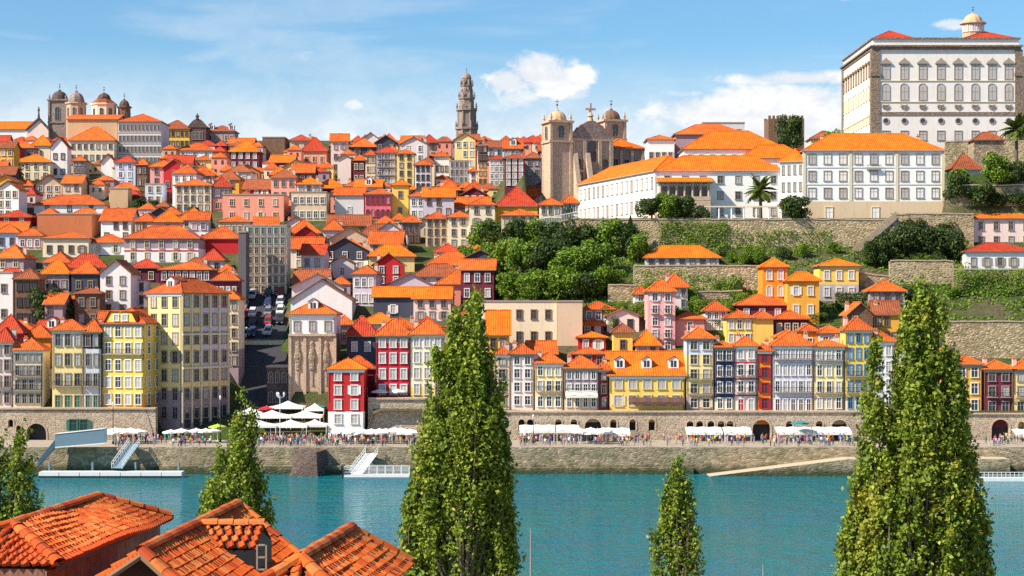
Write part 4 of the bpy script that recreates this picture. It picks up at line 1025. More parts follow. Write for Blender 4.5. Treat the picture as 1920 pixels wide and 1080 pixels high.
# ------------------------------------------------------------------ waterfront wall, quay things
def arch_wall(name, label, px0, px1, ztop, Y, arches, mat, zbot=3.0, dpt=1.6):
    x0, x1 = (px0 - CX) / F * Y, (px1 - CX) / F * Y; xm = (x0 + x1) / 2
    t = empty(name, (xm, Y, 5)); tag(t, label, 'wall'); m = MB(); lo, hi = zbot - 5, ztop - 5; cur = x0
    for pc, w_, zs, z0 in sorted(arches):
        c = (pc - CX) / F * Y; r = w_ / 2; zs -= 5; z0 -= 5
        m.quad((cur - xm, 0, lo), (c - r - xm, 0, lo), (c - r - xm, 0, hi), (cur - xm, 0, hi))
        if z0 > lo: m.quad((c - r - xm, 0, lo), (c + r - xm, 0, lo), (c + r - xm, 0, z0), (c - r - xm, 0, z0)); m.quad((c - r - xm, 0, z0), (c + r - xm, 0, z0), (c + r - xm, dpt, z0), (c - r - xm, dpt, z0))
        n = 8; arc = [(c - xm - r * math.cos(math.pi * i / n), zs + r * math.sin(math.pi * i / n)) for i in range(n + 1)]
        for (a, za), (b, zb) in zip(arc, arc[1:]):
            m.quad((a, 0, za), (b, 0, zb), (b, 0, hi), (a, 0, hi)); m.quad((a, 0, za), (a, dpt, za), (b, dpt, zb), (b, 0, zb))
        m.quad((c - r - xm, 0, z0), (c - r - xm, dpt, z0), (c - r - xm, dpt, zs), (c - r - xm, 0, zs)); m.quad((c + r - xm, 0, zs), (c + r - xm, dpt, zs), (c + r - xm, dpt, z0), (c + r - xm, 0, z0))
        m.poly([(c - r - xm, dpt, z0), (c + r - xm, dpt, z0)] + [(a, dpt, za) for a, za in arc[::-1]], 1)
        f = MB(); r2 = r + .3
        for i in range(n):
            a, b = math.pi * i / n, math.pi * (i + 1) / n
            f.poly([(-r * math.cos(a), -.1, r * math.sin(a)), (-r * math.cos(b), -.1, r * math.sin(b)), (-r2 * math.cos(b), -.1, r2 * math.sin(b)), (-r2 * math.cos(a), -.1, r2 * math.sin(a))]); f.quad((-r2 * math.cos(a), -.1, r2 * math.sin(a)), (-r2 * math.cos(b), -.1, r2 * math.sin(b)), (-r2 * math.cos(b), 0, r2 * math.sin(b)), (-r2 * math.cos(a), 0, r2 * math.sin(a)))
        f.box(-r2, -r, -.1, -.003, z0 - zs, 0); f.box(r, r2, -.1, -.003, z0 - zs, 0); f.build('arch_surround', CH_ST, t, (c - xm, -.003, zs))
        cur = c + r
    m.quad((cur - xm, 0, lo), (x1 - xm, 0, lo), (x1 - xm, 0, hi), (cur - xm, 0, hi))
    m.quad((x0 - xm, 0, hi), (x1 - xm, 0, hi), (x1 - xm, 2.2, hi), (x0 - xm, 2.2, hi)); m.quad((x1 - xm, 0, lo), (x1 - xm, 2.2, lo), (x1 - xm, 2.2, hi), (x1 - xm, 0, hi)); m.quad((x0 - xm, 2.2, lo), (x0 - xm, 0, lo), (x0 - xm, 0, hi), (x0 - xm, 2.2, hi))
    m.build('stonework', [mat, IRON], t)  # arch backs near black, the recess shade put into their colour
    c_ = MB(); c_.box(x0 - xm, x1 - xm, -.35, 2.3, hi + .003, hi + .35); c_.build('coping', CH_ST, t); return t, xm


WALLM = stonemat('waterfront_granite', (.56, .45, .34), .7, .3, .2)
w1 = arch_wall('waterfront_wall', 'stone waterfront wall with arch below the left waterfront houses', -60, 292, 11.1, 371.6, [(68, 4.0, 6.3, 4.9), (138, 1.6, 8.3, 6.9), (157, 1.6, 8.3, 6.9), (20, 1.0, 8.6, 7.6), (35, 1.0, 7.4, 6.4)], WALLM)
for px in (138, 157): put_window(w1[0], ((px - CX) / F * 371.6 - w1[1], -.14, 2.0), 1.5, 2.0, 'shutter', 'green', 'g', True)
sm = [(pc, 1.25, 8.5, 6.9) for pc in (978, 994, 1047, 1076, 1150, 1186, 1222)] + [(pc, 1.35, 8.1, 5.6) for pc in (1294, 1312, 1333, 1352, 1369, 1480, 1536)]
arch_wall('waterfront_wall', 'long arcaded stone wall under the right waterfront houses', 940, 1640, 10.5, 371.6, sm + [(1112, 3.3, 7.6, 4.9), (1428, 3.6, 7.2, 4.9), (1574, 3.2, 7.4, 4.9)], WALLM)
arch_wall('waterfront_wall', 'stone wall with tall dark arch at the right edge', 1640.5, 2000, 10.1, 371.6, [(1700, 3, 7.6, 4.9), (1876, 3.6, 7.3, 4.9), (1915, 1.3, 8, 6)], WALLM)
arch_wall('waterfront_wall', 'plain stone terrace wall beside the small red house', 690, 939, 13.0, 373.0, [], WALLM)


def awning(px0, px1, z, label, mat=None, Y=370.6, dep=3.6, posts=3):
    x0, x1 = (px0 - CX) / F * Y, (px1 - CX) / F * Y; xm = (x0 + x1) / 2; hw = (x1 - x0) / 2
    t = empty('awning', (xm, Y, 5)); tag(t, label, 'awning', 'awnings along the waterfront wall'); z -= 5; m = MB()
    n = max(2, int(hw * 2 / 2.2))
    for i in range(n):
        a, b = -hw + 2 * hw * i / n, -hw + 2 * hw * (i + 1) / n; mid = (a + b) / 2
        m.quad((a, 0, z), (a, -dep, z - .9), (mid, -dep, z - .78), (mid, 0, z + .12)); m.quad((mid, 0, z + .12), (mid, -dep, z - .78), (b, -dep, z - .9), (b, 0, z)); m.quad((a, -dep, z - 1.3), (b, -dep, z - 1.3), (b, -dep, z - .9), (a, -dep, z - .9))
    m.build('canopy', mat or CANVAS, t)
    for i in range(posts):
        p = MB(); p.ring([(.06, 0), (.06, z - 1.0)], 6, -hw + .2 + (2 * hw - .4) * i / max(1, posts - 1), -dep + .15); p.build('post', METAL_W, t)


for a, b, z, l in ((974, 1040, 8.0, 'white awning left of the first wall arch'), (1042, 1086, 8.0, 'short white awning just left of the first wall arch'), (1284, 1352, 7.6, 'pale awning under the small arches'), (1354, 1406, 7.6, 'white awning left of the tall dark wall arch'),
                   (1452, 1520, 7.6, 'white awning right of the tall dark wall arch'), (1522, 1592, 7.6, 'white awning beside the right poplar'), (1128, 1180, 7.4, 'pale awning right of the first wall arch'), (1896, 1960, 7.2, 'white awning at the right edge')):
    awning(a, b, z, l, posts=max(3, int((b - a) / 16)))
awning(1178, 1283, 13.4, 'dark brown awning on the wide yellow waterfront house', plain('brown_canvas', (.12, .06, .05)), 372.9, 1.7, 0)
awning(1060, 1120, 14.7, 'pale awning on the mauve waterfront house', plain('pale_canvas', (.7, .72, .6)), 372.9, 1.5, 0)
PARA = {}


def parasol(px, Y, r, h, label, col='white', group='white parasols on the quay'):
    if (col, r, h) not in PARA:
        m = MB(); n = 8; rim = [(r * math.cos(2 * math.pi * i / n), r * math.sin(2 * math.pi * i / n), h - r * .28) for i in range(n)]
        for i in range(n):
            a, b = Vector(rim[i]), Vector(rim[(i + 1) % n]); mid = (a + b) / 2 * .97; mid.z = h - r * .24; m.poly([a, mid, (0, 0, h)]); m.poly([mid, b, (0, 0, h)]); m.quad(a - Vector((0, 0, .22)), b - Vector((0, 0, .22)), b, a)
        p = MB(); p.ring([(.28, 0), (.28, .1), (.045, .12), (.045, h + .12)], 6)
        cm = {'white': CANVAS, 'cream': plain('cream_canvas', (.78, .68, .5)), 'green': plain('lime_canvas', (.45, .62, .04)), 'red': plain('red_canvas', (.55, .03, .04)), 'teal': plain('teal_canvas', (.03, .25, .25))}[col]
        PARA[(col, r, h)] = (m.mesh('canopy', cm), p.mesh('pole', METAL_W))
    c, p = PARA[(col, r, h)]; X = (px - CX) / F * Y
    t = empty('parasol', (X, Y, 5 if Y < 371 else ground(X, Y)), random.random()); tag(t, label, 'parasol', group); link('canopy', c, t); link('pole', p, t)


zones = [((208, 262, 5), 'near the left gangway'), ((315, 345, 2), 'below the tall corner building'), ((362, 405, 3), 'left of the slender poplar'), ((632, 775, 10), 'below the small red house'), ((1084, 1136, 5), 'below the first wall arch')]
for (a, b, n), where in zones:
    for i in range(n):
        px = a + (b - a) * (i + .5) / n
        for Y in ((366.5, 361.5) if n > 4 else (364,)):
            parasol(px + random.uniform(-3, 3), Y + random.uniform(-.6, .6), random.choice((1.6, 1.8, 2.0)), random.choice((2.6, 2.8)), f'white parasol over quay tables {where}')
parasol(408, 368, 1.8, 3.4, 'lime green parasol left of the slender poplar', 'green', 'coloured parasols')
parasol(500, 383, 2.0, 3.2, 'red parasol behind the white tents', 'red', 'coloured parasols'); parasol(596, 384, 1.9, 3.2, 'teal parasol behind the white tents', 'teal', 'coloured parasols'); parasol(1500, 367, 1.8, 4.2, 'teal and white parasol near the right poplar', 'teal', 'coloured parasols')
parasol(712, 376.3, 1.9, 2.6, 'white parasol on the terrace below the crimson waterfront house', 'white', 'terrace parasols'); parasol(746, 376.3, 1.9, 2.6, 'second white parasol on the terrace below the crimson waterfront house', 'white', 'terrace parasols')


def tent(px, Y, w_, d, h, label):
    X = (px - CX) / F * Y; t = empty('marquee_tent', (X, Y, ground(X, Y) if Y > 371 else 5), R(random.uniform(-6, 6))); tag(t, label, 'tent', 'white tents on the square'); m = MB(); h *= .86; e = h * .72; n = 4
    cs = [(-w_ / 2, -d / 2), (w_ / 2, -d / 2), (w_ / 2, d / 2), (-w_ / 2, d / 2)]
    for i in range(4):
        a, b = cs[i], cs[(i + 1) % 4]; P = [[None] * (n + 1) for _ in range(n + 1)]
        for u in range(n + 1):
            for v in range(n + 1):
                q = v / n; ex, ey = a[0] + (b[0] - a[0]) * u / n, a[1] + (b[1] - a[1]) * u / n; P[v][u] = (ex * (1 - q), ey * (1 - q), e + (h - e) * q ** 1.7 - .25 * math.sin(math.pi * u / n) * (1 - q))
        for u in range(n):
            for v in range(n): m.quad(P[v][u], P[v][u + 1], P[v + 1][u + 1], P[v + 1][u])
        m.quad((a[0], a[1], e - .5), (b[0], b[1], e - .5), (b[0], b[1], e), (a[0], a[1], e))
    m.build('canopy', CANVAS, t)
    for a in cs: p = MB(); p.ring([(.06, 0), (.06, e)], 6, a[0] * .97, a[1] * .97); p.build('pole', METAL_W, t)


for i, (px, Y, w_, d, h) in enumerate(((482, 372.2, 8, 5, 4.4), (545, 372.6, 7.4, 5, 4.2), (590, 373.4, 5, 5, 4.0), (510, 378.0, 8, 5, 4.5), (572, 378.6, 7, 5, 4.3), (470, 381, 5, 5, 4.2), (540, 384, 7, 4, 4.6), (590, 383, 4, 4, 4.4))):
    tent(px, Y, w_, d, h, ['broad white tent at the front left of the square', 'white tent at the front middle of the square', 'white tent beside the small red house', 'white tent in the middle row of the square', 'white tent before the stone fronted house', 'white tent at the left of the square', 'white tent in the back row of the square', 'small white tent in the back row near the small red house'][i])


# --- pontoons, gangways and slipways
def pontoons():
    Y = 345; k = Y / F
    c = V(210, 888, Y); t = empty('floating_pontoon', (c.x, Y, 0)); tag(t, 'long white floating pontoon moored below the left quay', 'pontoon')
    for i in range(7):
        a = -13.2 + 26.4 * i / 7; blk(t, 'deck_section', METAL_W, a + .05, a + 3.7, -1.6, 1.6, -.3, 1.05); blk(t, 'fender', IRON, a + .05, a + 3.7, -1.75, -1.602, -.2, .35)
    for i in range(4):
        p = MB(); p.ring([(.2, -3), (.2, 2.6)], 8, -12 + 8 * i, 1.9); p.build('mooring_pile', METAL_B, t)
    # the long blue sided gangway
    t = empty('gangway', V(150, 840, 349)); tag(t, 'blue grey gangway with solid side panels along the left quay', 'gangway'); k = 349 / F
    m = MB(); a, b = -47 * k, 46 * k
    m.poly([(a, 0, .2), (b, 0, 1.0), (b, 0, 3.6), (a, 0, 2.6)]); m.poly([(a, 2.2, 2.6), (b, 2.2, 3.6), (b, 2.2, 1.0), (a, 2.2, .2)]); m.quad((a, 0, .2), (a, 2.2, .2), (b, 2.2, 1.0), (b, 0, 1.0)); m.quad((a, -.04, .0), (b, -.04, .8), (b, -.04, 1.0), (a, -.04, .2), 1)
    m.build('side_panels', [METAL_B, METAL_W], t)
    p = MB(); p.tube((a, -.05, 2.6), (b, -.05, 3.6), .07); p.tube((a, 2.2, 2.6), (b, 2.2, 3.6), .07); p.build('handrail', METAL_W, t)
    m = MB(); m.poly([(a, .1, .2), (a - 2.9, -1, -3.2), (a - 2.9, 1, -3.2), (a, 2, .2)]); m.poly([(a, .1, 1.6), (a - 2.9, -1, -2.2), (a - 2.9, -1, -3.2), (a, .1, .2)]); m.poly([(a, 2, .2), (a - 2.9, 1, -3.2), (a - 2.9, 1, -2.2), (a, 2, 1.6)]); m.build('ramp', METAL_B, t)
    def ramp(name, label, p, q, wd, mat, legs=True):
        p, q = Vector(p), Vector(q); t = empty(name, p); tag(t, label, 'gangway'); d = q - p; s = Vector((wd / 2, 0, 0)); s = Vector((0, 0, 1)).cross(d).normalized() * (wd / 2)
        m = MB(); m.quad(-s, s, d + s, d - s); m.quad(-s - Vector((0, 0, .25)), -s, d - s, d - s - Vector((0, 0, .25))); m.quad(s, s - Vector((0, 0, .25)), d + s - Vector((0, 0, .25)), d + s); m.build('walkway', mat, t)
        for sg in (-1, 1):
            r = MB(); o = s * sg
            for hh in (.55, 1.1): r.tube(o + Vector((0, 0, hh)), d + o + Vector((0, 0, hh)), .07)
            for i in range(9): r.tube(o + d * (i / 8), o + d * (i / 8) + Vector((0, 0, 1.1)), .05)
            r.build('railing', METAL_W, t)
    ramp('gangway', 'steep pale gangway from the quay down to the left pontoon', V(219, 878, 345.5), V(252, 832, 351.5), 2.2, METAL_B)
    # second landing stage
    c = V(702, 895, 343); t = empty('landing_stage', (c.x, 343, 0)); tag(t, 'white railed landing stage left of the middle poplar', 'pontoon')
    blk(t, 'deck', METAL_W, -5.6, 6.5, -1.5, 1.5, -.3, .7); blk(t, 'fender', IRON, -5.8, -5.602, -1.6, 1.6, -.3, 2.0); blk(t, 'hull_band', METAL_B, -5.5, 6.5, -1.7, -1.502, -.2, .3)
    for yy in (-1.4, 1.4):
        r = MB()
        for hh in (1.2, 1.7, 2.2): r.tube((-5.4, yy, hh), (6.4, yy, hh), .05)
        for i in range(9): r.tube((-5.4 + 11.8 * i / 8, yy, .7), (-5.4 + 11.8 * i / 8, yy, 2.2), .05)
        r.build('railing', METAL_W, t)
    ramp('gangway', 'grey gangway from the quay down to the landing stage', V(668, 888, 343.4), V(697, 850, 351.6), 2.4, METAL_W)
    c = V(1890, 918, 338); t = empty('landing_stage', (c.x, 338, 0)); tag(t, 'white railed floating dock at the right edge', 'pontoon'); blk(t, 'deck', METAL_W, -5.5, 8, -1.4, 1.4, -.3, .55)
    r = MB()
    for hh in (1.1, 1.6): r.tube((-5.4, -1.3, hh), (8, -1.3, hh), .06)
    for i in range(18): r.tube((-5.4 + .78 * i, -1.3, .55), (-5.4 + .78 * i, -1.3, 1.6), .05)
    r.build('railing', METAL_W, t)
    # slipway along the right quay
    a, b = V(1305, 897, 347), V(1590, 860, 347); t = MB(); t.poly([(a.x, 346.4, -.3), (b.x, 346.4, 3.2), (b.x, 351.98, 3.2), (a.x, 351.98, -.3)], 0); t.poly([(a.x, 346.4, -.3), (b.x, 346.4, -1), (b.x, 346.4, 3.2)], 1); t.quad((b.x, 346.4, 3.2), (b.x + 30, 346.4, 3.2), (b.x + 30, 351.98, 3.2), (b.x, 351.98, 3.2)); t.quad((b.x, 346.4, -1), (b.x + 30, 346.4, -1), (b.x + 30, 346.4, 3.2), (b.x, 346.4, 3.2), 1)
    tag(t.build('slipway', [plain('slip_paving', (.52, .42, .30), .9), QUAY]), kind='structure')
    a = V(582, 890, 348); t = MB(); t.poly([(a.x - 4.5, 347, -1), (a.x + 1.6, 346, -1), (a.x + 1.2, 347.2, 4.4), (a.x - 2.4, 348, 3.2)], 0); t.poly([(a.x + 1.6, 346, -1), (a.x + 3.2, 351.9, -1), (a.x + 2.6, 351.9, 4.6), (a.x + 1.2, 347.2, 4.4)], 0); t.poly([(a.x - 2.4, 348, 3.2), (a.x + 1.2, 347.2, 4.4), (a.x + 2.6, 351.9, 4.6), (a.x - 3.5, 351.9, 4.6)]); t.poly([(a.x - 4.5, 351.9, -1), (a.x - 4.5, 347, -1), (a.x - 2.4, 348, 3.2), (a.x - 3.5, 351.9, 4.6)])
    tag(t.build('stone_pier', STONE_D), 'dark stone pier stub jutting from the quay beside the square', 'pier')
    for x0, x1, z, yy in ((300, 640, 1.6, 350.4), (755, 1300, 1.3, 350.6)):
        p, q = V(x0, 880, 351), V(x1, 880, 351); m = MB(); m.box(p.x, q.x, yy, 351.97, -2, z); tag(m.build('quay_ledge', QUAY), kind='structure')


pontoons()


def lamp(px, Y, h, label, arms=3):
    X = (px - CX) / F * Y; t = empty('street_lamp', (X, Y, 5 if Y < 371 else ground(X, Y))); tag(t, label, 'street lamp'); m = MB(); m.ring([(.25, 0), (.22, .5), (.09, .6), (.06, h)], 8); m.build('post', METAL_W if arms == 3 else IRON, t)
    for i in range(arms):
        a = 2 * math.pi * i / arms + .3; r = .8 if arms > 1 else 0; b = MB(); x, y = r * math.cos(a), r * math.sin(a)
        if arms > 1: b.tube((0, 0, h - .6), (x, y, h - .2), .04)
        b.ring([(.1, h - .2), (.24, h + .35), (.05, h + .65)], 6, x, y); b.build('lantern', METAL_W, t)


lamp(525, 360, 9.4, 'tall lamp post with lanterns in front of the white tents'); lamp(413, 366, 8.5, 'lamp post left of the slender poplar', 1); lamp(212, 360, 7.5, 'lamp post beside the left gangway', 1); lamp(1000, 362, 5, 'short lamp post right of the middle poplar', 1)
for px, Y, top, l in ((995, 182, 992, 'thin mast rising from the near bank right of the middle poplar'), (1431, 182, 1058, 'short pale mast on the near bank between the poplars')):
    X = (px - CX) / F * Y; t = empty('mast', (X, Y, 3.6)); tag(t, l, 'mast'); h = CZ - (top - HY) / F * Y - 3.6; m = MB(); m.ring([(.09, 0), (.05, h)], 8); m.build('pole', TRIM['stone'], t); m = MB(); m.ring([(.2, 0), (.2, .3), (.12, .35)], 8); m.build('foot', IRON, t)


# --- steep street with parked cars
def street():
    mb = MB(); n = 22; ys = [386 + 68 * i / n for i in range(n + 1)]; P = []
    for y in ys:
        row = []
        for px in (449, 470, 495, 520, 537): x = (px - CX) / F * y; row.append((x, y, ground(x, y) + .12))
        P.append(row)
    for i in range(n):
        for j in range(4): mb.quad(P[i][j], P[i][j + 1], P[i + 1][j + 1], P[i + 1][j])
    tag(mb.build('street', plain('asphalt', (.045, .046, .055), .9)), kind='structure')
    y = 421; x0, x1 = (452 - CX) / F * y, (537 - CX) / F * y; z = ground((x0 + x1) / 2, y); t = empty('street_wall', ((x0 + x1) / 2, y, z)); tag(t, 'low cream parapet wall across the steep street', 'wall'); hw = (x1 - x0) / 2; blk(t, 'wall', PM('cream'), -hw, hw, 0, .5, -2.5, 1.1); blk(t, 'coping', TRIM['stone'], -hw - .1, hw + .1, -.1, .6, 1.1, 1.28)
    # cars
    body = MB(); sec = [(-2.1, .35, .75), (-2.05, .35, .95), (-1.1, .3, 1.0), (-.5, .3, 1.02), (.9, .3, 1.05), (2.05, .32, .95), (2.15, .38, .7)]
    L_ = [[(x, -.85, a), (x, .85, a), (x, .85, b), (x, -.85, b)] for x, a, b in sec]
    for p, q in zip(L_, L_[1:]):
        for i in range(4): body.quad(p[i], q[i], q[(i + 1) % 4], p[(i + 1) % 4])
    body.poly(L_[0]); body.poly(L_[-1][::-1])
    cab = MB(); lo = [(-1.2, -.8, 1.0), (1.75, -.8, 1.0), (1.75, .8, 1.0), (-1.2, .8, 1.0)]; hi = [(-.5, -.66, 1.5), (1.2, -.66, 1.5), (1.2, .66, 1.5), (-.5, .66, 1.5)]
    for i in range(4): cab.quad(lo[i], lo[(i + 1) % 4], hi[(i + 1) % 4], hi[i])
    rf = MB(); rf.box(-.48, 1.18, -.64, .64, 1.5, 1.56); wh = MB(); wh.ring([(.33, -.1), (.33, .1)], 10); wh.v = [(a, c, b) for a, b, c in wh.v]
    cabm, whm = cab.mesh('window_band', GLASS), wh.mesh('wheel', IRON); hl = MB(); hl.box(-2.18, -2.06, -.18, .18, .62, .78); hlm = hl.mesh('headlight', METAL_W)
    paints = [('silver', (.5, .52, .55)), ('white', (.75, .75, .75)), ('black', (.02, .02, .025)), ('dark blue', (.03, .05, .14)), ('grey', (.2, .21, .23)), ('red', (.4, .03, .03))]
    bm = {}
    for n_, c in paints:
        pm = plain(n_ + '_car_paint', c, .3, .5); bm[n_] = (body.mesh('body', pm), rf.mesh('roof_panel', pm))
    k = 0
    for row, px in enumerate((458, 474, 503, 526)):
        for q in range(5):
            y = 426 + 5.4 * q + row * .7; x = (px - CX) / F * y
            if (row + q * 3) % 7 == 3: continue
            n_ = paints[(k * 5 + row) % 6][0]; sl_ = math.atan((ground(x, y + 2) - ground(x, y - 2)) / 4)
            t = empty('parked_car', (x, y, ground(x, y) + .14)); t.rotation_euler = (0, -sl_ * (1 if row % 2 else -1) * (1), math.pi / 2 * (1 if row % 2 == 0 else -1))
            t.rotation_mode = 'XYZ'; t.rotation_euler = Matrix.Rotation(sl_, 3, 'X').to_4x4().to_euler(); t.rotation_euler = (Matrix.Rotation(sl_, 3, 'X') @ Matrix.Rotation(math.pi / 2, 3, 'Z')).to_euler()
            tag(t, f'{n_} car parked in the {["first", "second", "third", "fourth"][row]} line, {["lowest", "second", "third", "fourth", "highest"][q]} on the steep street', 'car', 'cars parked on the steep street')
            link('body', bm[n_][0], t); link('roof_panel', bm[n_][1], t); link('window_band', cabm, t)
            for wx in (-1.35, 1.35):
                for wy in (-.78, .78): link('wheel', whm, t, (wx, wy, .33))
            for wy in (-.55, .55): link('headlight', hlm, t, (0, wy, 0))
            k += 1


street()
# ------------------------------------------------------------------ foliage
def leafmat(name, a, b_, c_):
    m_ = bpy.data.materials.new(name); m_.use_nodes = True; N = m_.node_tree.nodes; L = m_.node_tree.links; N.clear()
    out = N.new('ShaderNodeOutputMaterial'); g = N.new('ShaderNodeNewGeometry')
    cr = N.new('ShaderNodeValToRGB'); e = cr.color_ramp.elements; e[0].color = (*b_, 1); e[1].color = (*c_, 1); x = e.new(.5); x.color = (*a, 1); L.new(g.outputs['Random Per Island'], cr.inputs[0])
    n = noisen(N, L, .35, 3); col = mixn(N, L, rampn(N, L, n, .4, .65, 0, .6), cr.outputs[0], b_); col = mixn(N, L, rampn(N, L, noisen(N, L, .22, 4), .56, .7, 0, .55), col, (c_[0] * 1.05, c_[1] * .85, c_[2]))
    d = N.new('ShaderNodeBsdfPrincipled'); d.inputs['Roughness'].default_value = .55; d.inputs['Specular IOR Level'].default_value = .3; L.new(col, d.inputs['Base Color'])
    t = N.new('ShaderNodeBsdfTranslucent'); L.new(col, t.inputs[0]); mx = N.new('ShaderNodeMixShader'); mx.inputs[0].default_value = .28; L.new(d.outputs[0], mx.inputs[1]); L.new(t.outputs[0], mx.inputs[2]); L.new(mx.outputs[0], out.inputs[0])
    return m_


LEAF_P = leafmat('poplar_leaves', (.21, .30, .024), (.085, .145, .013), (.42, .45, .05))
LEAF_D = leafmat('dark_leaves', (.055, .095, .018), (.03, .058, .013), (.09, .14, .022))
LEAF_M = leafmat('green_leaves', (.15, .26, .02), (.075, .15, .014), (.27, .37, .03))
LEAF_PALM = leafmat('palm_leaves', (.09, .13, .02), (.05, .08, .012), (.17, .17, .03))
BARK = plain('bark', (.13, .10, .07), .9)
rl = random.Random(5)


def leaf(v, f, p, size, nrm=None, asp=.62):
    u = Vector((rl.gauss(0, 1), rl.gauss(0, 1), rl.gauss(0, 1) + .25)).normalized()
    if nrm is not None: u = (u * .8 + nrm).normalized()
    w_ = u.orthogonal().normalized(); w_ = Matrix.Rotation(rl.uniform(0, 6.28), 3, u) @ w_; x = u.cross(w_)
    n = len(v); a = w_ * size * .5; b = x * size * asp * .5
    v.extend((tuple(p - a), tuple(p + b), tuple(p + a), tuple(p - b))); f.append((n, n + 1, n + 2, n + 3))


def leafmesh(name, v, f, mat):
    me = bpy.data.meshes.new(name); me.from_pydata(v, [], f); me.materials.append(mat); me.update(); return me


def poplar(px, Y, label, cols, dens=1.0, ls=.33):
    X = (px - CX) / F * Y; t = empty('poplar_tree', (X, Y, 3.8)); tag(t, label, 'tree', 'poplars on the near bank'); v, f = [], []; tr = MB()
    full = []
    for dpx, topy, rpx, zb in cols:
        full.append((dpx * .95, topy, rpx * .78, zb, 0.0, 1.0))
        zt_ = CZ - (topy - HY) / F * Y - 3.8
        for i in range(9 if rpx > 40 else 5):
            a = rl.uniform(0, 6.283); q = rl.uniform(.30, .85); full.append((dpx + math.cos(a) * rpx * .95 * (1 - q) ** .4, topy + (zt_ - zb) * (1 - q) * F / Y * .8, rpx * .24, max(zb, zb + (zt_ - zb) * (q - .42)), math.sin(a) * rpx / F * Y * .9 * (1 - q) ** .4, .9))
    for dpx, topy, rpx, zb, dy, dk in full:
        dx = dpx / F * Y; zt = CZ - (topy - HY) / F * Y - 3.8; Rm = rpx / F * Y; Hh = max(1.5, zt - zb)
        ns = int(dens * dk * (2.2 * math.pi * Rm * Hh) * 1.5)
        tr.tube((dx * .25, dy, 0 if zb < 3 else zb * .5), (dx, dy, zb + Hh * .5), .09 * Rm + .08, .05 * Rm + .04, 7); tr.tube((dx, dy, zb + Hh * .5), (dx, dy, zt - .6), .05 * Rm + .04, .03, 6)
        lob = [(rl.uniform(0, 6.28), rl.uniform(.1, .9), rl.uniform(.14, .3)) for _ in range(14)]
        for s in range(ns):
            q = rl.random() ** .9; prof = min(1, (1 - q) ** .5 * 1.15) * (.72 + .28 * min(1, q / .25))
            a = rl.uniform(0, 6.283); rr = Rm * prof
            for la, lq, lw in lob:
                da = abs((a - la + 3.1416) % 6.2832 - 3.1416)
                if da < .8 and abs(q - lq) < lw * .5: rr *= 1 - .34 * (1 - da / .8)
            rad = rr * (1 - rl.random() ** 2 * .55)
            p = Vector((dx + rad * math.cos(a), dy + rad * math.sin(a), zb + Hh * q)); ln = rl.choice((.7, 1.0, 1.4, 2.3)) * (.6 + .4 * (1 - q))
            dr = Vector((math.cos(a) * .33 + .10, math.sin(a) * .33, 1)).normalized(); out = Vector((math.cos(a), math.sin(a), .35))
            if p.z < 2 or mnoise.noise(Vector((p.x + X, p.y, p.z * .55)) * .85) < -.27: continue
            if s % 14 == 0: tr.tube((dx, dy, max(.4, p.z - rad * 1.1)), p, .05, .02, 4)
            for i in range(15):
                k = i / 14; sp = .30 * (1 - k * .75); leaf(v, f, p + dr * (ln * k - .3) + Vector((rl.gauss(0, sp), rl.gauss(0, sp), rl.gauss(0, .1))), ls * rl.choice((.6, .8, 1.0, 1.3, 1.5)), out * .6)
    link('crown', leafmesh('crown', v, f, LEAF_P), t); tr.build('trunk', BARK, t)


poplar(870, 158, 'tall full poplar in the middle, crossing river and houses', [(20, 556, 52, 10), (-15, 596, 56, 8), (30, 610, 58, 6), (-55, 662, 52, 4), (8, 660, 92, 3), (-62, 770, 58, 2), (52, 745, 50, 2), (-85, 880, 38, 1), (70, 870, 36, 1)], 1.0)
poplar(1712, 150, 'broad poplar clump at the right with several pointed tops', [(20, 538, 56, 12), (-8, 572, 46, 10), (50, 570, 48, 9), (-76, 640, 34, 5), (22, 640, 78, 5), (74, 660, 62, 3), (-66, 762, 66, 2), (98, 740, 46, 2), (-5, 770, 122, 1), (-110, 900, 36, 0), (-122, 970, 42, 0), (104, 870, 44, 0)], .9)
poplar(1270, 172, 'small slender poplar standing alone between the two large ones', [(0, 862, 34, 3), (14, 905, 36, 1.5), (-18, 925, 36, 1)], 1.2, .30)
poplar(440, 170, 'leaning young poplar in front of the square', [(20, 722, 30, 7), (6, 785, 44, 6), (-25, 850, 48, 3), (25, 850, 52, 3), (-48, 905, 34, 1), (50, 900, 32, 1)], 1.0, .30)
poplar(28, 160, 'poplar at the left edge with yellowing leaves', [(10, 808, 30, 6), (-30, 830, 40, 3), (25, 860, 36, 2), (-50, 860, 50, 1)], 1.0, .30)

TREE = {}


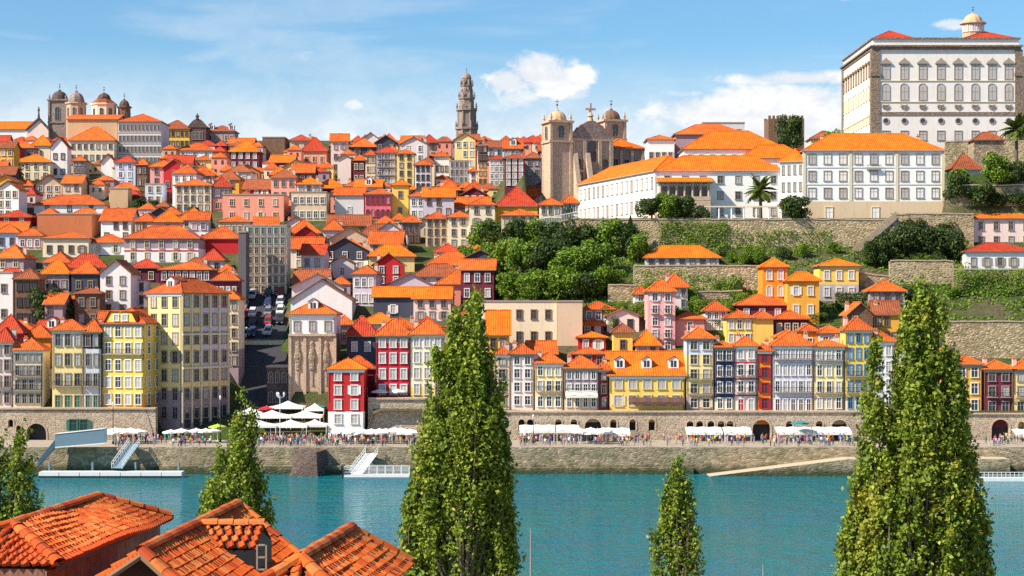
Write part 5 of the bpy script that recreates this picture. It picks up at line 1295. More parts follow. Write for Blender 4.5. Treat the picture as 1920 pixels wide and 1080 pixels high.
def tree_meshes():
    for kind, mat, n in (('broad', LEAF_M, 5), ('dark', LEAF_D, 4), ('cypress', LEAF_D, 2), ('bush', LEAF_M, 3), ('dbush', LEAF_D, 2)):
        TREE[kind] = []
        for q in range(n):
            v, f = [], []; tr = MB()
            if kind == 'cypress':
                for i in range(900):
                    z = rl.random() ** .8; r = .17 * min(1, (1 - z) * 1.6) * min(1, z / .08 + .3); a = rl.uniform(0, 6.28); leaf(v, f, Vector((r * math.cos(a), r * math.sin(a), .06 + z * .94)), .055)
                tr.tube((0, 0, -.05), (0, 0, .6), .025, .01)
            else:
                bush = 'bush' in kind; nb = 20 if not bush else 10; blobs = []
                for i in range(nb):
                    a = rl.uniform(0, 6.28); rr = rl.random() ** .5 * (.34 if not bush else .42); zz = (rl.uniform(.2, .82) if not bush else rl.uniform(.2, .6)); blobs.append((Vector((rr * math.cos(a), rr * math.sin(a), zz)), rl.uniform(.13, .24)))
                blobs.append((Vector((0, 0, .62 if not bush else .45)), .26))
                for c, r in blobs:
                    for i in range(int(130 * (r / .18) ** 2)):
                        d = Vector((rl.gauss(0, 1), rl.gauss(0, 1), rl.gauss(0, 1))).normalized(); p = c + d * r * rl.uniform(.72, 1.08)
                        if p.z > .04: leaf(v, f, p, rl.uniform(.06, .1), d * .8)
                    if not bush: tr.tube((0, 0, .2), c, .022, .008, 5)
                tr.tube((0, 0, -.12), (0, 0, .4 if not bush else .25), .04, .025, 7)
            TREE[kind].append((leafmesh('crown', v, f, mat), tr.mesh('trunk', BARK)))


tree_meshes()


def tree(px, yb, hpx, wpx, kind, label, group=None, Y=None, name=None, cat=None):
    Y = Y or depth_for(px, yb); X = (px - CX) / F * Y; z = CZ - (yb - HY) / F * Y; k = Y / F
    t = empty(name or ('bush' if 'bush' in kind else 'tree'), (X, Y, z), rl.uniform(0, 6.28)); tag(t, label, cat or ('bush' if 'bush' in kind else 'tree'), group)
    c, tr = rl.choice(TREE[kind]); wd = {'cypress': .36, 'bush': 1.2, 'dbush': 1.2}.get(kind, 1.08); hs = {'bush': .78, 'dbush': .78, 'cypress': 1}.get(kind, .95)
    sc = (wpx * k / wd * 1.25, wpx * k / wd * 1.25, hpx * k / hs * 1.1)
    link('crown', c, t, scale=sc); link('trunk', tr, t, scale=sc)


# wood on the slope below the church
wood = [(905, 478, 58, 62), (935, 470, 52, 60), (965, 466, 50, 55), (998, 462, 46, 52), (1030, 468, 48, 56), (1060, 480, 52, 58), (880, 505, 40, 50), (912, 520, 58, 70), (948, 515, 60, 62), (985, 512, 56, 66), (1022, 510, 58, 66), (1058, 520, 52, 64), (1090, 522, 50, 60), (1118, 516, 58, 62),
        (900, 556, 46, 62), (930, 560, 50, 62), (962, 562, 46, 60), (995, 563, 50, 62), (1028, 562, 54, 66), (1062, 560, 52, 66), (1095, 562, 48, 60), (1125, 556, 50, 58), (860, 552, 34, 44), (1100, 478, 56, 58), (1140, 480, 62, 60), (1172, 482, 62, 58), (1196, 492, 54, 44), (1150, 545, 36, 44)]
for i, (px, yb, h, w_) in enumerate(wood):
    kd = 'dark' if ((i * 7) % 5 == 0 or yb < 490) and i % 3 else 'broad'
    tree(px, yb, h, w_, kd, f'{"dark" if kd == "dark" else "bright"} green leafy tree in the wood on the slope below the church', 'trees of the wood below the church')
tree(1068, 440, 52, 20, 'cypress', 'dark cypress beside the convent viaduct'); tree(1182, 470, 60, 18, 'cypress', 'dark cypress at the edge of the wood under the terrace wall')
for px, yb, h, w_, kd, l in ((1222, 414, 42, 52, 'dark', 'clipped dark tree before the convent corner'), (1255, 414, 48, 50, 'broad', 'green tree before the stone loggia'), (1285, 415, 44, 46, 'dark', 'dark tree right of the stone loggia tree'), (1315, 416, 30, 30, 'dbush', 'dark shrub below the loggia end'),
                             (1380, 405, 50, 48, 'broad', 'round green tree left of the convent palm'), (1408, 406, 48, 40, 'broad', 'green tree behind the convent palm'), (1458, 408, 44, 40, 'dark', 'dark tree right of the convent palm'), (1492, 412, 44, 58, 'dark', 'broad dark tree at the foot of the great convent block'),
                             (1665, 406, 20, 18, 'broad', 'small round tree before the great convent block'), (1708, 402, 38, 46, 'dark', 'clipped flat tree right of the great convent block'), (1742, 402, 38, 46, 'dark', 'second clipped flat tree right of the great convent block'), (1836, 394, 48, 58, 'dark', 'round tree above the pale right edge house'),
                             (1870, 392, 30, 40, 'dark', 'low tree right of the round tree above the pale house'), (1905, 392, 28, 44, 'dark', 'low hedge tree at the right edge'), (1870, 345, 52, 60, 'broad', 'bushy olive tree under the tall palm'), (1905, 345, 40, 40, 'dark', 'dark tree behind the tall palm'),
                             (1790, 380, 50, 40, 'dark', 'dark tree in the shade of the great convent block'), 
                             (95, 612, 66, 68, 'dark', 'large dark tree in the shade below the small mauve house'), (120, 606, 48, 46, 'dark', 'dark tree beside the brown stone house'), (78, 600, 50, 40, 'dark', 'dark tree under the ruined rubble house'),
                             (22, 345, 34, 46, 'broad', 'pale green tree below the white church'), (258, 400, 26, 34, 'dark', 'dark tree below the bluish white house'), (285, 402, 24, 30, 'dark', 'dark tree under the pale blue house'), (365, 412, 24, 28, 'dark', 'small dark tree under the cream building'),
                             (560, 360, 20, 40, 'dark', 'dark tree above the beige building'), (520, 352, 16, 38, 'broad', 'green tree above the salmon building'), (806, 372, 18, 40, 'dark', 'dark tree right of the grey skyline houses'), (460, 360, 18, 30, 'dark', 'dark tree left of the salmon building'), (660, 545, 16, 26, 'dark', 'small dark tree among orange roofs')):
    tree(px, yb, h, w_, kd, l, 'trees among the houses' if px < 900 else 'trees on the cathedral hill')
tree(1482, 284, 62, 46, 'dark', 'dark tree in front of the medieval tower', Y=600); tree(1562, 288, 40, 36, 'broad', 'tree on the ruined terrace left of the bishop palace', Y=552)
for i in range(8): tree(66 + 17 * i, 366 + (i % 2) * 3, 26, 34, 'dark', 'dark tree in the hedge row under the white church', 'dark hedge row under the church')
for i, (px, yb, h, w_) in enumerate([(1665, 492, 56, 54), (1695, 490, 62, 60), (1728, 490, 62, 58), (1758, 486, 56, 54), (1788, 488, 56, 50), (1640, 500, 44, 44), (1712, 455, 40, 46), (1770, 448, 30, 40)]):
    tree(px, yb, h, w_, 'dark', 'dark tree in the grove left of the right edge houses', 'grove left of the right edge houses')
shr = []
for i in range(90):
    px = rl.choice((rl.uniform(1360, 1580), rl.uniform(1290, 1400), rl.uniform(1560, 1800), rl.uniform(1600, 1800), rl.uniform(1140, 1300))); yb = rl.uniform(475, 500) if px > 1360 and i % 2 else rl.uniform(550, 618)
    if 1425 < px < 1615 and 485 < yb < 600: continue
    shr.append((px, yb))
for px, yb in shr: tree(px, yb, rl.uniform(16, 28), rl.uniform(26, 42), rl.choice(('bush', 'bush', 'dbush')), 'leafy shrub on the stepped gardens of the cathedral hill', 'shrubs on the stepped gardens')


def palm(px, yb, hpx, rpx, label, Y):
    k = Y / F; t = empty('palm_tree', V(px, yb, Y)); tag(t, label, 'palm tree'); h = hpx * k; r = rpx * k; m = MB(); m.ring([(.55, -1), (.42, h * .3), (.36, h * .9), (.55, h)], 8); m.build('trunk', BARK, t); v, f = [], []
    for i in range(46):
        a = rl.uniform(0, 6.28); el = rl.uniform(-.5, 1.35); ln = r * rl.uniform(.8, 1.1); d = Vector((math.cos(a) * math.cos(el), math.sin(a) * math.cos(el), math.sin(el))); prev = Vector((0, 0, h)); sd_ = Vector((-math.sin(a), math.cos(a), 0))
        for s in range(7):
            nx = prev + d * ln / 7; d = (d + Vector((0, 0, -.16))).normalized(); wd = ln * .10 * math.sin(math.pi * (s + .6) / 7.6)
            for sg in (-1, 1):
                n = len(v); v.extend((tuple(prev), tuple(nx), tuple(nx + sd_ * sg * wd * 2 - Vector((0, 0, wd * .8))), tuple(prev + sd_ * sg * wd * 1.6 - Vector((0, 0, wd * .8))))); f.append((n, n + 1, n + 2, n + 3))
            prev = nx
    link('crown', leafmesh('crown', v, f, LEAF_PALM), t)


palm(1426, 412, 55, 34, 'squat palm tree before the white convent', 452); palm(1906, 335, 92, 34, 'tall palm tree in front of the bishop palace at the right edge', 462)


def undergrowth():
    v, f = [], []
    for i in range(34000):
        Y = rl.uniform(402, 446.5) if i % 3 else rl.uniform(449, 455); px = rl.uniform(870, 1960) if Y < 447 else rl.uniform(1770, 1960); X = (px - CX) / F * Y
        n = mnoise.noise(Vector((X * .11, Y * .16, 0))) + .5 * mnoise.noise(Vector((X * .4, Y * .5, 3)))
        if n < -.18 or (px < 930 and Y < 430): continue
        if any(abs(X - h[0]) < h[2] and abs(Y - h[1]) < h[3] for h in UH): continue
        leaf(v, f, Vector((X, Y, ground(X, Y) + rl.uniform(0, .3 + max(0, n) * 2.4))), rl.uniform(.45, .85), Vector((0, -.5, .6)))
    tag(link('undergrowth', leafmesh('undergrowth', v, f, LEAF_M)), 'rough green undergrowth over the cathedral hill slopes', 'undergrowth', kind='stuff')


UH = [h for h in HOUSES if h[1] > 398 and PX((h[0], h[1])) > 850]
undergrowth()
# ------------------------------------------------------------------ terrace walls on the cathedral hill
def terrace_wall(px0, px1, yt, yb, label, mat, Y=None, th=1.4, yt2=None, name='terrace_wall'):
    Y = Y or depth_for((px0 + px1) / 2, yb); A, B = V(px0, yb, Y), V(px1, yb, Y); zt = CZ - (yt - HY) / F * Y; zt2 = CZ - ((yt2 or yt) - HY) / F * Y
    t = empty(name, ((A.x + B.x) / 2, Y, A.z)); tag(t, label, 'wall'); hw = (B.x - A.x) / 2; z0 = -4; a, b = zt - A.z, zt2 - A.z; m = MB(); n = max(4, int(hw)); P = []
    for i in range(n + 1):
        q = i / n; P.append((-hw + 2 * hw * q, a + (b - a) * q + rl.uniform(-.12, .12)))
    for (x, z), (x2, z2) in zip(P, P[1:]):
        m.quad((x, 0, z0), (x2, 0, z0), (x2, 0, z2), (x, 0, z)); m.quad((x, 0, z), (x2, 0, z2), (x2, th, z2), (x, th, z))
    m.quad((hw, 0, z0), (hw, th, z0), (hw, th, b), (hw, 0, b)); m.quad((-hw, th, z0), (-hw, 0, z0), (-hw, 0, a), (-hw, th, a)); m.build('stonework', mat, t)
    c = MB()
    for (x, z), (x2, z2) in zip(P, P[1:]): c.quad((x, -.15, z + .02), (x2, -.15, z2 + .02), (x2, -.15, z2 + .3), (x, -.15, z + .3)); c.quad((x, -.15, z + .3), (x2, -.15, z2 + .3), (x2, th, z2 + .3), (x, th, z + .3))
    c.build('coping', CH_ST, t); return t


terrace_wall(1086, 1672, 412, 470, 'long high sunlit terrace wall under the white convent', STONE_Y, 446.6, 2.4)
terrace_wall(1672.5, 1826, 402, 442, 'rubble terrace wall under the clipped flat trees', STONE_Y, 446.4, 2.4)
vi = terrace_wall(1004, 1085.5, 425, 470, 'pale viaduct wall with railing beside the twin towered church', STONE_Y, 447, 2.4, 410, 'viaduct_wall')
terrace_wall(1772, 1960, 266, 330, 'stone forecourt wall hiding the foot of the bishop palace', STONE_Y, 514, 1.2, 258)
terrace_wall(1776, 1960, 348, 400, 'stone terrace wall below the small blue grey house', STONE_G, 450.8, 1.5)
m = MB()
for i in range(26): m.tube((-5 + 10 * i / 25, -.1, 6.0 + 1.9 * i / 25), (-5 + 10 * i / 25, -.1, 7.4 + 1.9 * i / 25), .05, n=4)
m.tube((-5, -.1, 7.4), (5, -.1, 9.3), .08); m.build('railing', METAL_W, vi)
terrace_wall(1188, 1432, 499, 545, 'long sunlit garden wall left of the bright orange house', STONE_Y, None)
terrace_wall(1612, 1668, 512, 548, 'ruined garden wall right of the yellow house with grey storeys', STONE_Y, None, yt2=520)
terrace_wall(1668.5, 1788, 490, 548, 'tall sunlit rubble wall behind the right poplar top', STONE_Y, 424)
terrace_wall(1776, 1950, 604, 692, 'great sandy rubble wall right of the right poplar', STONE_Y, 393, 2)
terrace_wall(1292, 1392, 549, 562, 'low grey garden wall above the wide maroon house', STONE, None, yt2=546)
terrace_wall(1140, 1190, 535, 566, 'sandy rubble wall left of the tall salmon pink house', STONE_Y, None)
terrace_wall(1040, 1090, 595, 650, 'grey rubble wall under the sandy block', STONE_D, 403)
# stair climbing the terrace
A, B = V(1588, 482, 444.5), V(1678, 405, 446.2); t = empty('terrace_stair', A); tag(t, 'long diagonal stone stair climbing the terrace wall', 'stair'); d = B - A; m = MB(); n = 26
for i in range(n):
    p = d * (i / n); m.box(p.x, p.x + d.x / n, p.y - 1.5, p.y + .2, -4, p.z + d.z / n)
m.build('steps', STONE, t); m = MB(); m.poly([(0, -1.75, -1.0), (d.x, d.y - 1.75, d.z - 1.0), (d.x, d.y - 1.75, d.z + 1.1), (0, -1.75, 1.1)]); m.poly([(0, -1.52, 1.1), (d.x, d.y - 1.52, d.z + 1.1), (d.x, d.y - 1.52, d.z - 1), (0, -1.52, -1)]); m.quad((0, -1.75, 1.1), (d.x, d.y - 1.75, d.z + 1.1), (d.x, d.y - 1.52, d.z + 1.1), (0, -1.52, 1.1)); m.build('parapet', CH_ST, t)
# pergola on the convent terrace
c = V(1395, 412, 449.5); t = empty('pergola', c); tag(t, 'white columned pergola on the convent terrace', 'pergola')
for i in range(7): m = MB(); m.ring([(.28, 0), (.2, .2), (.18, 2.8), (.3, 3)], 8, -9 + 3 * i, 0); m.build('column', METAL_W, t)
blk(t, 'beam', TRIM['cream'], -9.5, 9.5, -.3, .3, 3.0, 3.3)


def ivy(px0, px1, yt, yb, Y, label, n, mat, amp=.5):
    A, B = V(px0, yb, Y), V(px1, yt, Y); v, f = [], []
    for i in range(n):
        x = rl.uniform(A.x, B.x); z = rl.uniform(A.z, B.z); e = .5 + .5 * math.sin(x * .7) * math.sin(z * .9 + x * .3)
        if rl.random() > .35 + .65 * e: continue
        leaf(v, f, Vector((x, Y - rl.uniform(.05, .25 + amp * e), z)), rl.uniform(.35, .6), Vector((0, -1, .4)))
    o = link('ivy', leafmesh('ivy', v, f, mat)); tag(o, label, 'ivy', kind='stuff')


ivy(1236, 1362, 416, 462, 446.5, 'green ivy curtain on the terrace wall', 2600, LEAF_M); ivy(1362, 1560, 430, 468, 446.5, 'patchy creeper low on the terrace wall', 1300, LEAF_M, .3); ivy(1792, 1945, 506, 604, 418, 'dense ivy bank under the white right edge house', 6500, LEAF_M, 1.2)
ivy(1566, 1700, 548, 612, 411, 'ivy covered garden bank right of the ochre block', 3400, LEAF_D, .8); ivy(1290, 1390, 516, 548, 418.5, 'vine covered terrace behind the low grey garden wall', 1500, LEAF_M, .8); ivy(1190, 1290, 505, 548, 418.6, 'creeper on the garden wall left of the salmon house', 900, LEAF_M, .4); ivy(1600, 1690, 470, 500, 437, 'dark creepers beside the diagonal stair', 900, LEAF_D, .6)
terrace_wall(1788, 1952, 506, 606, 'ivy grown bank wall under the white right edge house', STONE_G, 418.4, 2); terrace_wall(1566, 1702, 550, 616, 'overgrown garden bank wall right of the ochre block', STONE_G, 411.4, 2)


# ------------------------------------------------------------------ roofs on the near bank
TILE_M, N, L, b = newmat('clay_tile', .8, .2); oi = N.new('ShaderNodeObjectInfo'); cr = N.new('ShaderNodeValToRGB'); e = cr.color_ramp.elements
e[0].color = (.36, .05, .012, 1); e[1].color = (.74, .17, .02, 1); x_ = e.new(.45); x_.color = (.60, .10, .012, 1); x_ = e.new(.93); x_.color = (.50, .18, .05, 1); L.new(oi.outputs['Random'], cr.inputs[0])
L.new(mixn(N, L, rampn(N, L, noisen(N, L, 2.4, 5, .7), .48, .72, 0, .6), cr.outputs[0], (.20, .055, .03)), b.inputs['Base Color']); bumpn(N, L, b, noisen(N, L, 14, 3), .02, .5)
PLANK_M, N, L, b = newmat('weathered_planks', .9, .1); oi = N.new('ShaderNodeObjectInfo'); n_ = noisen(N, L, 3, 5, .7, stretch=(4, 4, .4))
L.new(mixn(N, L, rampn(N, L, n_, .35, .7), mixn(N, L, oi.outputs['Random'], (.30, .12, .08), (.46, .24, .16)), (.13, .07, .055)), b.inputs['Base Color'])


def tile_mesh(wd, ln):
    m = MB(); n = 6; P = []
    for q, dz in ((0, 0), (1, .045)):
        row = []
        for i in range(n + 1):
            u = i / n; h = .075 * max(0, math.sin(math.pi * min(1, u / .62))) if u < .62 else .012
            row.append((wd * (u - .5), ln * q, h + dz))
        P.append(row)
    for i in range(n): m.quad(P[0][i], P[0][i + 1], P[1][i + 1], P[1][i]); m.quad(P[1][i], P[1][i + 1], (P[1][i + 1][0], ln, -.02), (P[1][i][0], ln, -.02))
    return m.mesh('tile', TILE_M, False)


TM = tile_mesh(.25, .39); CAP = MB()
for i in range(5):
    a, b2 = math.pi * i / 5, math.pi * (i + 1) / 5
    CAP.quad((.17 * math.cos(a), 0, .13 * math.sin(a)), (.17 * math.cos(b2), 0, .13 * math.sin(b2)), (.19 * math.cos(b2), .46, .15 * math.sin(b2)), (.19 * math.cos(a), .46, .15 * math.sin(a)))
CAPM = CAP.mesh('ridge_tile', TILE_M)


TILES = {}


def lay(parent, org, P1, P2, E1, E2, sag=0.0, pitch=.235, row=.32):
    """Tiles over the slope between ridge P1-P2 and eave E1-E2 (world points)."""
    nr = max(1, round((((E1 - P1).length + (E2 - P2).length) / 2) / row)); cnt = 0
    for j in range(nr):
        b = j / nr; L0, L1 = P1.lerp(E1, b), P2.lerp(E2, b); nc = max(1, int((L1 - L0).length / pitch))
        for i in range(nc):
            a = (i + .5) / nc; p = L0.lerp(L1, a); dn = (E1.lerp(E2, a) - P1.lerp(P2, a)).normalized(); al = (L1 - L0).normalized(); nz = al.cross(dn); 
            if nz.z < 0: nz = -nz
            xx = dn.cross(nz); w_ = sag * (math.sin(a * 9 + j * .5) * .5 + math.sin(a * 4.2 + 1) + math.sin(b * 5 + a * 7) * .5)
            M = Matrix((xx, dn, nz)).transposed().to_4x4(); M = M @ Matrix.Rotation(rl.uniform(-.05, .05), 4, 'Z') @ Matrix.Rotation(rl.uniform(-.03, .03), 4, 'X'); M.translation = p - org + nz * (.02 + w_ + rl.uniform(0, .018))
            TILES.setdefault(parent.name, (parent, []))[1].append(M)
    return cnt


def caps(parent, org, A, B, sag=0):
    n = max(1, int((B - A).length / .42)); d = (B - A).normalized(); x = d.cross(Vector((0, 0, 1))).normalized(); z = x.cross(d)
    for i in range(n):
        M = Matrix((x, d, z)).transposed().to_4x4(); M.translation = A.lerp(B, i / n) - org + z * (.03 + rl.uniform(0, .03)); o = link('ridge_tile', CAPM, parent); o.matrix_local = M


def slopes(parent, org, faces):
    m = MB()
    for f in faces: m.poly([p - org - Vector((0, 0, .03)) for p in f])
    return m.build('roof', WOODD, parent)


def HV(px, py, h): return V(px, py, F * h / (py - HY))


def near_roofs():
    up = Vector((0, 0, 1))
    # left house, sagging old roof over plank walls
    P1, P2, E1, E2 = HV(25, 984, 6), HV(185, 932, 6), HV(112, 1059, 6.72), HV(320, 968, 6.72)
    ax = (P2 - P1).normalized(); mir = lambda p: (lambda r: r - 2 * (r - ax * r.dot(ax)) + 2 * up * ((r - ax * r.dot(ax)).z) if False else None)(p)
    def mirror(p, a):
        r = p - a; al = ax * r.dot(ax); pr = r - al; return a + al + Vector((-pr.x, -pr.y, pr.z))
    F1, F2 = mirror(E1, P1), mirror(E2, P1); org = Vector((P1.x, P1.y, 12)); t = empty('old_warehouse', org); tag(t, 'old plank walled warehouse with sagging tiled roof at the lower left', 'house')
    ro = slopes(t, org, [(P1, E1, E2, P2), (P2, F2, F1, P1), (P1, F1, E1)]); lay(ro, org, P1, P2, E1, E2, .05); lay(ro, org, P1, P1 + (E1 - F1) * .001, F1, E1, .01)
    lay(ro, org, P1, P2, F1, F2, .02, .34, .5); caps(ro, org, P1, P2); caps(ro, org, P1, E1); caps(ro, org, P1, F1); caps(ro, org, P2, E2)
    inn = lambda p: p + (P1.lerp(P2, .5) - p) * .0
    n = 30; sd_ = Vector((ax.y, -ax.x, 0)); m = MB(); m.box(-.17, .17, 0, .05, -6, 0); pm = m.mesh('plank', PLANK_M); rz = math.atan2(ax.y, ax.x)
    for i in range(n):
        p = E1.lerp(E2, (i + .5) / n) - sd_ * .35 - org; o = link('plank', pm, t, p - up * (.16 + rl.uniform(0, .05)), rz); o.scale = ((E2 - E1).length / n / .345, 1, 1)
    m = MB(); g = [E1 - sd_ * .42, E2 - sd_ * .42, F2 + sd_ * .42, F1 + sd_ * .42]
    for a, b in zip(g, g[1:] + g[:1]): m.quad(a - org - up * 7, b - org - up * 7, b - org - up * .12, a - org - up * .12)
    m.poly([E2 - sd_ * .42 - org - up * .12, F2 + sd_ * .42 - org - up * .12, P2 - org - up * .1]); m.build('wall', PLANK_M, t)
    m = MB(); m.tube(E1 - org - up * .06, E2 - org - up * .06, .09); m.tube(P2 - org, E2 - org - up * .02, .08); m.build('gutter', WOODD, t)
    # middle house with dormer
    P1, P2, E2 = HV(265, 1035, 6), HV(445, 947, 6), HV(560, 1045, 7.44); E1 = E2 - (P2 - P1); ax = (P2 - P1).normalized(); F1, F2 = mirror(E1, P1), mirror(E2, P1); org = Vector((P1.x, P1.y, 12)); t = empty('gabled_house', org); tag(t, 'gabled house with tiled roof and dormer at the bottom left', 'house')
    ro = slopes(t, org, [(P1, E1, E2, P2), (P2, F2, F1, P1)]); lay(ro, org, P1, P2, E1, E2, .012); lay(ro, org, P1, P2, F1, F2, .01, .36, .5); caps(ro, org, P1, P2); caps(ro, org, P2, E2); caps(ro, org, P1, E1)
    sd_ = Vector((ax.y, -ax.x, 0)); bk = ax * .9; m = MB(); a, b, c = F1 + bk + sd_ * .3, E1 + bk - sd_ * .3, P1 + bk
    m.poly([a - org - up * 5, b - org - up * 5, b - org - up * .12, c - org - up * .1, a - org - up * .12]); m.quad(b - org - up * 5, E2 - sd_ * .3 - org - up * 5, E2 - sd_ * .3 - org - up * .12, b - org - up * .12); m.quad(E2 - sd_ * .3 - org - up * 5, F2 + sd_ * .3 - org - up * 5, F2 + sd_ * .3 - org - up * .12, E2 - sd_ * .3 - org - up * .12); m.build('wall', WOODD, t)
    m = MB(); q = c - ax * .06 - up * .55; m.poly([q - sd_ * .7 - up * 2.4 - org, q + sd_ * .7 - up * 2.4 - org, q + sd_ * .7 - up * .5 - org, q - org, q - sd_ * .7 - up * .5 - org]); m.build('gable_opening_shade', IRON, t)  # flat near-black sheet, the opening's shade put into its colour
    m = MB(); m.tube(P1 - org - up * .1, E1 - org - up * .1, .08); m.tube(P1 - org - up * .1, F1 - org - up * .1, .08); m.build('barge_board', TRIM['brown'], t)
    # dormer
    R1, R2 = V(378, 985, 52.0), V(495, 985, 52.0); G1, G2 = V(410, 1028, 51.0), V(480, 1028, 51.0); K1, K2 = R1 + (R1 - G1) * 1.0, R2 + (R2 - G2); K1.z, K2.z = G1.z, G2.z
    dm = MB(); dm.poly([R1 - org, G1 - org, G2 - org, R2 - org]); dm.poly([R2 - org, K2 - org, K1 - org, R1 - org]); dm.poly([G1 - org - up * .05, G1 - org - up * 1.4, G2 - org - up * 1.6, G2 - org - up * .05], 1); dm.poly([R2 - Vector((.12, 0, .05)) - org, G2 - org - up * .05, G2 - org - up * 1.6, K2 - org - up * 1.6, K2 - org - up * .05], 1); do = dm.build('dormer', [WOODD, IRON], ro)
    def dlay(P1, P2, E1, E2):
        nr = 4
        for j in range(nr):
            b = j / nr; L0, L1 = P1.lerp(E1, b), P2.lerp(E2, b); nc = max(1, round((L1 - L0).length / .27))
            for i in range(nc):
                p = L0.lerp(L1, (i + .5) / nc); dn = (E1.lerp(E2, .5) - P1.lerp(P2, .5)).normalized(); al = (L1 - L0).normalized(); nz = al.cross(dn); nz = nz if nz.z > 0 else -nz; M = Matrix((dn.cross(nz), dn, nz)).transposed().to_4x4(); M.translation = p - org + nz * .03; o = link('tile', TM, do); o.matrix_local = M @ Matrix.Scale(.8, 4)
    dlay(R1, R2, G1, G2); caps(do, org, R1, R2)
    m = MB(); A, B = V(482, 1068, 50.6), V(499, 1022, 50.6); w_ = B.x - A.x; h = B.z - A.z
    for x in (0, w_): m.box(x - .022, x + .022, -.02, .02, 0, h)
    for z in (0, h * .5, h): m.box(.036, w_ - .036, -.03, .03, z - .022, z + .022)
    o = m.build('window_frame', TRIM['stone'], do); o.location = A - org
    # right house
    P1, P2, E2 = HV(565, 1048, 6), HV(658, 992, 6), HV(768, 1055, 6.96); E1 = E2 - (P2 - P1) - ax * 2.2; Pm = P1; ax = (P2 - P1).normalized(); F1, F2 = mirror(E1, P1), mirror(E2, P1); org = Vector((P1.x, P1.y, 12)); t = empty('hipped_house', org); tag(t, 'small hipped house with red tiled roof at the bottom, left of the middle poplar', 'house')
    ro = slopes(t, org, [(P1, E1, E2, P2), (P2, F2, F1, P1), (P1, F1, E1)]); lay(ro, org, P1, P2, E1, E2, .006); lay(ro, org, P1, P1 + (E1 - F1) * .001, F1, E1); lay(ro, org, P1, P2, F1, F2, 0, .36, .5); caps(ro, org, P1, P2); caps(ro, org, P1, E1); caps(ro, org, P2, E2); caps(ro, org, P1, F1)
    sd_ = Vector((ax.y, -ax.x, 0)); m = MB(); g = [E1 - sd_ * .3 + ax * .3, E2 - sd_ * .3 - ax * .2, F2 + sd_ * .3 - ax * .2, F1 + sd_ * .3 + ax * .3]
    for a, b in zip(g, g[1:] + g[:1]): m.quad(a - org - up * 5, b - org - up * 5, b - org - up * .12, a - org - up * .12)
    m.poly([g[1] - org - up * .12, g[2] - org - up * .12, P2 - ax * .2 - org - up * .1]); m.build('wall', PM('beige'), t); m = MB(); m.tube(E1 - org - up * .06, E2 - org - up * .06, .08); m.build('gutter', TRIM['brown'], t)


near_roofs()
for pn, (par, ml) in TILES.items():                      # the first 300 of each roof one by one, the hidden rest as one piece
    for M in ml[:300]: o = link('tile', TM, par); o.matrix_local = M
    if ml[300:]:
        m = MB(); tv = [v.co.copy() for v in TM.vertices]; tf = [tuple(p.vertices) for p in TM.polygons]
        for M in ml[300:]:
            n = len(m.v); m.v += [tuple(M @ v) for v in tv]; m.f += [tuple(n + q for q in f_) for f_ in tf]; m.m += [0] * len(tf)
        m.build('tiles', TILE_M, par, kind='stuff')


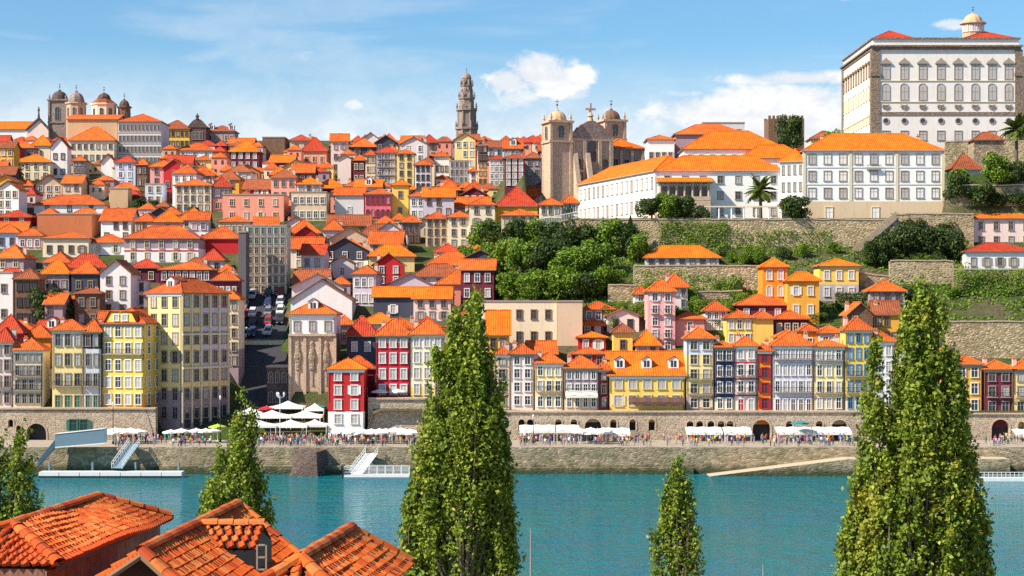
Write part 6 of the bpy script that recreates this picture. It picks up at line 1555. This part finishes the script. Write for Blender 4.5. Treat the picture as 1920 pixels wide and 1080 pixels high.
# ------------------------------------------------------------------ people on the quay
def person_mesh(kind):
    me = bpy.data.meshes.new('p'); J = {'pel': (0, 0, .95), 'wst': (0, 0, 1.12), 'chs': (0, 0, 1.36), 'nck': (0, 0, 1.50), 'hd': (0, -.02, 1.60), 'top': (0, -.01, 1.74)}
    st = .16 if kind == 'walk' else .03
    for s, g in ((-1, 1), (1, -1)):
        J[f'hip{s}'] = (s * .1, 0, .90); J[f'kn{s}'] = (s * .11, -st * g * .8 - .02, .50); J[f'an{s}'] = (s * .11, -st * g * 1.2 + .03, .09); J[f'ft{s}'] = (s * .12, -st * g * 1.2 - .13, .04)
        J[f'sh{s}'] = (s * .19, 0, 1.42); J[f'el{s}'] = (s * .25, st * g + .03, 1.15); J[f'ha{s}'] = (s * .24, st * g * .7 - (.24 if kind == 'hold' else .06), 1.12 if kind == 'hold' else .88)
    if kind == 'sit':
        for s in (-1, 1): J[f'hip{s}'] = (s * .1, -.02, .52); J[f'kn{s}'] = (s * .12, -.42, .52); J[f'an{s}'] = (s * .12, -.42, .1); J[f'ft{s}'] = (s * .12, -.56, .05)
        for k in list(J):
            if k[:2] in ('pe', 'ws', 'ch', 'nc', 'hd', 'to', 'sh', 'el', 'ha'): x, y, z = J[k]; J[k] = (x, y - (.2 if k[:2] == 'ha' else 0), z - .38)
    ks = list(J); ix = {k: i for i, k in enumerate(ks)}; E = [('pel', 'wst'), ('wst', 'chs'), ('chs', 'nck'), ('nck', 'hd'), ('hd', 'top')]
    for s in (-1, 1): E += [('pel', f'hip{s}'), (f'hip{s}', f'kn{s}'), (f'kn{s}', f'an{s}'), (f'an{s}', f'ft{s}'), ('chs', f'sh{s}'), (f'sh{s}', f'el{s}'), (f'el{s}', f'ha{s}')]
    me.from_pydata([J[k] for k in ks], [(ix[a], ix[b]) for a, b in E], []); o = bpy.data.objects.new('p', me); COL.objects.link(o); md = o.modifiers.new('s', 'SKIN'); sv = me.skin_vertices[0].data
    rad = {'pel': .15, 'wst': .13, 'chs': .16, 'nck': .055, 'hd': .095, 'top': .07, 'hip': .095, 'kn-': .06, 'kn1': .06, 'an': .042, 'ft': .04, 'sh': .065, 'el': .045, 'ha': .04}
    for k in ks:
        r = next(rad[q] for q in sorted(rad, key=len, reverse=True) if k.startswith(q)); sv[ix[k]].radius = (r, r * .85); sv[ix[k]].use_root = k == 'pel'
    sb = o.modifiers.new('d', 'SUBSURF'); sb.levels = sb.render_levels = 1; bpy.context.view_layer.update(); out = bpy.data.meshes.new_from_object(o.evaluated_get(bpy.context.evaluated_depsgraph_get())); bpy.data.objects.remove(o); out.name = 'person'
    for _ in range(4): out.materials.append(None)
    off = .38 if kind == 'sit' else 0
    for p in out.polygons:
        c = p.center; hz = c.z + off
        if hz > 1.62 or (hz > 1.53 and c.y > .03): mi = 3
        elif hz > 1.49: mi = 2
        elif abs(c.x) > .2 and hz < 1.22 and hz > .7: mi = 2
        elif hz > .98: mi = 0
        elif c.z < .09: mi = 3
        else: mi = 1
        p.material_index = mi
    out.polygons.foreach_set('use_smooth', [True] * len(out.polygons)); return out


def crowd():
    ms = {k: person_mesh(k) for k in ('stand', 'walk', 'hold', 'sit')}
    tops = [('white', (.75, .74, .72)), ('red', (.55, .03, .04)), ('blue', (.05, .12, .4)), ('black', (.02, .02, .025)), ('pink', (.7, .25, .32)), ('grey', (.3, .3, .32)), ('green', (.04, .25, .12)), ('yellow', (.7, .5, .06)), ('teal', (.03, .3, .35)), ('orange', (.7, .22, .04)), ('lilac', (.4, .3, .55))]
    bots = [plain('trousers', c) for c in ((.03, .04, .09), (.04, .04, .045), (.35, .28, .2), (.12, .16, .28), (.5, .48, .45))]; skins = [plain('skin', c, .6) for c in ((.55, .32, .22), (.42, .22, .14), (.25, .13, .08))]; hairs = [plain('hair', c) for c in ((.03, .02, .015), (.10, .05, .025), (.3, .18, .07), (.02, .02, .02))]
    tm = {n: plain(n + '_shirt', c, .85) for n, c in tops}
    Z = [(215, 300, 22, 'near the left gangway'), (300, 400, 22, 'below the tall corner building'), (478, 640, 78, 'in the crowd before the white tents'), (640, 778, 44, 'below the small red house'), (975, 1090, 30, 'under the awnings right of the middle poplar'), (1090, 1285, 30, 'along the quay below the wide yellow house'), (1290, 1440, 26, 'near the tall dark wall arch'), (1440, 1600, 44, 'beside the right poplar'), (1848, 1930, 14, 'at the right edge of the quay')]
    for a, b, n, where in Z:
        for i in range(n):
            px = rl.uniform(a, b); Y = rl.uniform(353.2, 369.5) if rl.random() < .75 else rl.uniform(353, 357); X = (px - CX) / F * Y; k = rl.choice(('stand', 'stand', 'walk', 'walk', 'hold')); tn = rl.choice(tops)[0]
            o = link('person', ms[k], None, (X, Y, 5), rl.uniform(0, 6.28)); s = rl.uniform(.94, 1.06); o.scale = (s, s, s)
            for q, m_ in enumerate((tm[tn], rl.choice(bots), rl.choice(skins), rl.choice(hairs))): o.material_slots[q].link = 'OBJECT'; o.material_slots[q].material = m_
            verb = {'stand': 'standing', 'walk': 'walking', 'hold': 'standing with bent arms'}[k]
            tag(o, f'person in {tn} top {verb} {where}', 'person', 'people on the quay')
    # the rest of the throng, past what one would count
    base = {}
    for k, me in ms.items(): base[k] = ([v.co.copy() for v in me.vertices], [(tuple(p.vertices), p.material_index) for p in me.polygons])
    mats = [tm[n] for n, _ in tops] + bots + skins + hairs; o1 = len(tops); o2 = o1 + len(bots); o3 = o2 + len(skins); m = MB()
    for a, b, n, where in Z:
        for i in range(int(n * 1.1)):
            px = rl.uniform(a, b); Y = rl.uniform(358, 370.3); X = (px - CX) / F * Y; k = rl.choice(('stand', 'walk', 'hold', 'sit')); vs, fs = base[k]; R3 = Matrix.Rotation(rl.uniform(0, 6.28), 3, 'Z') * rl.uniform(.94, 1.06); n0 = len(m.v); T = Vector((X, Y, 5)); m.v += [tuple(R3 @ v + T) for v in vs]
            pk = (rl.randrange(len(tops)), o1 + rl.randrange(len(bots)), o2 + rl.randrange(len(skins)), o3 + rl.randrange(len(hairs)))
            for vv, mi in fs: m.f.append(tuple(n0 + q for q in vv)); m.m.append(pk[mi])
    tag(m.build('crowd', mats, smooth=True), 'dense throng of visitors further back on the quay under parasols and awnings', 'crowd', kind='stuff')


crowd()
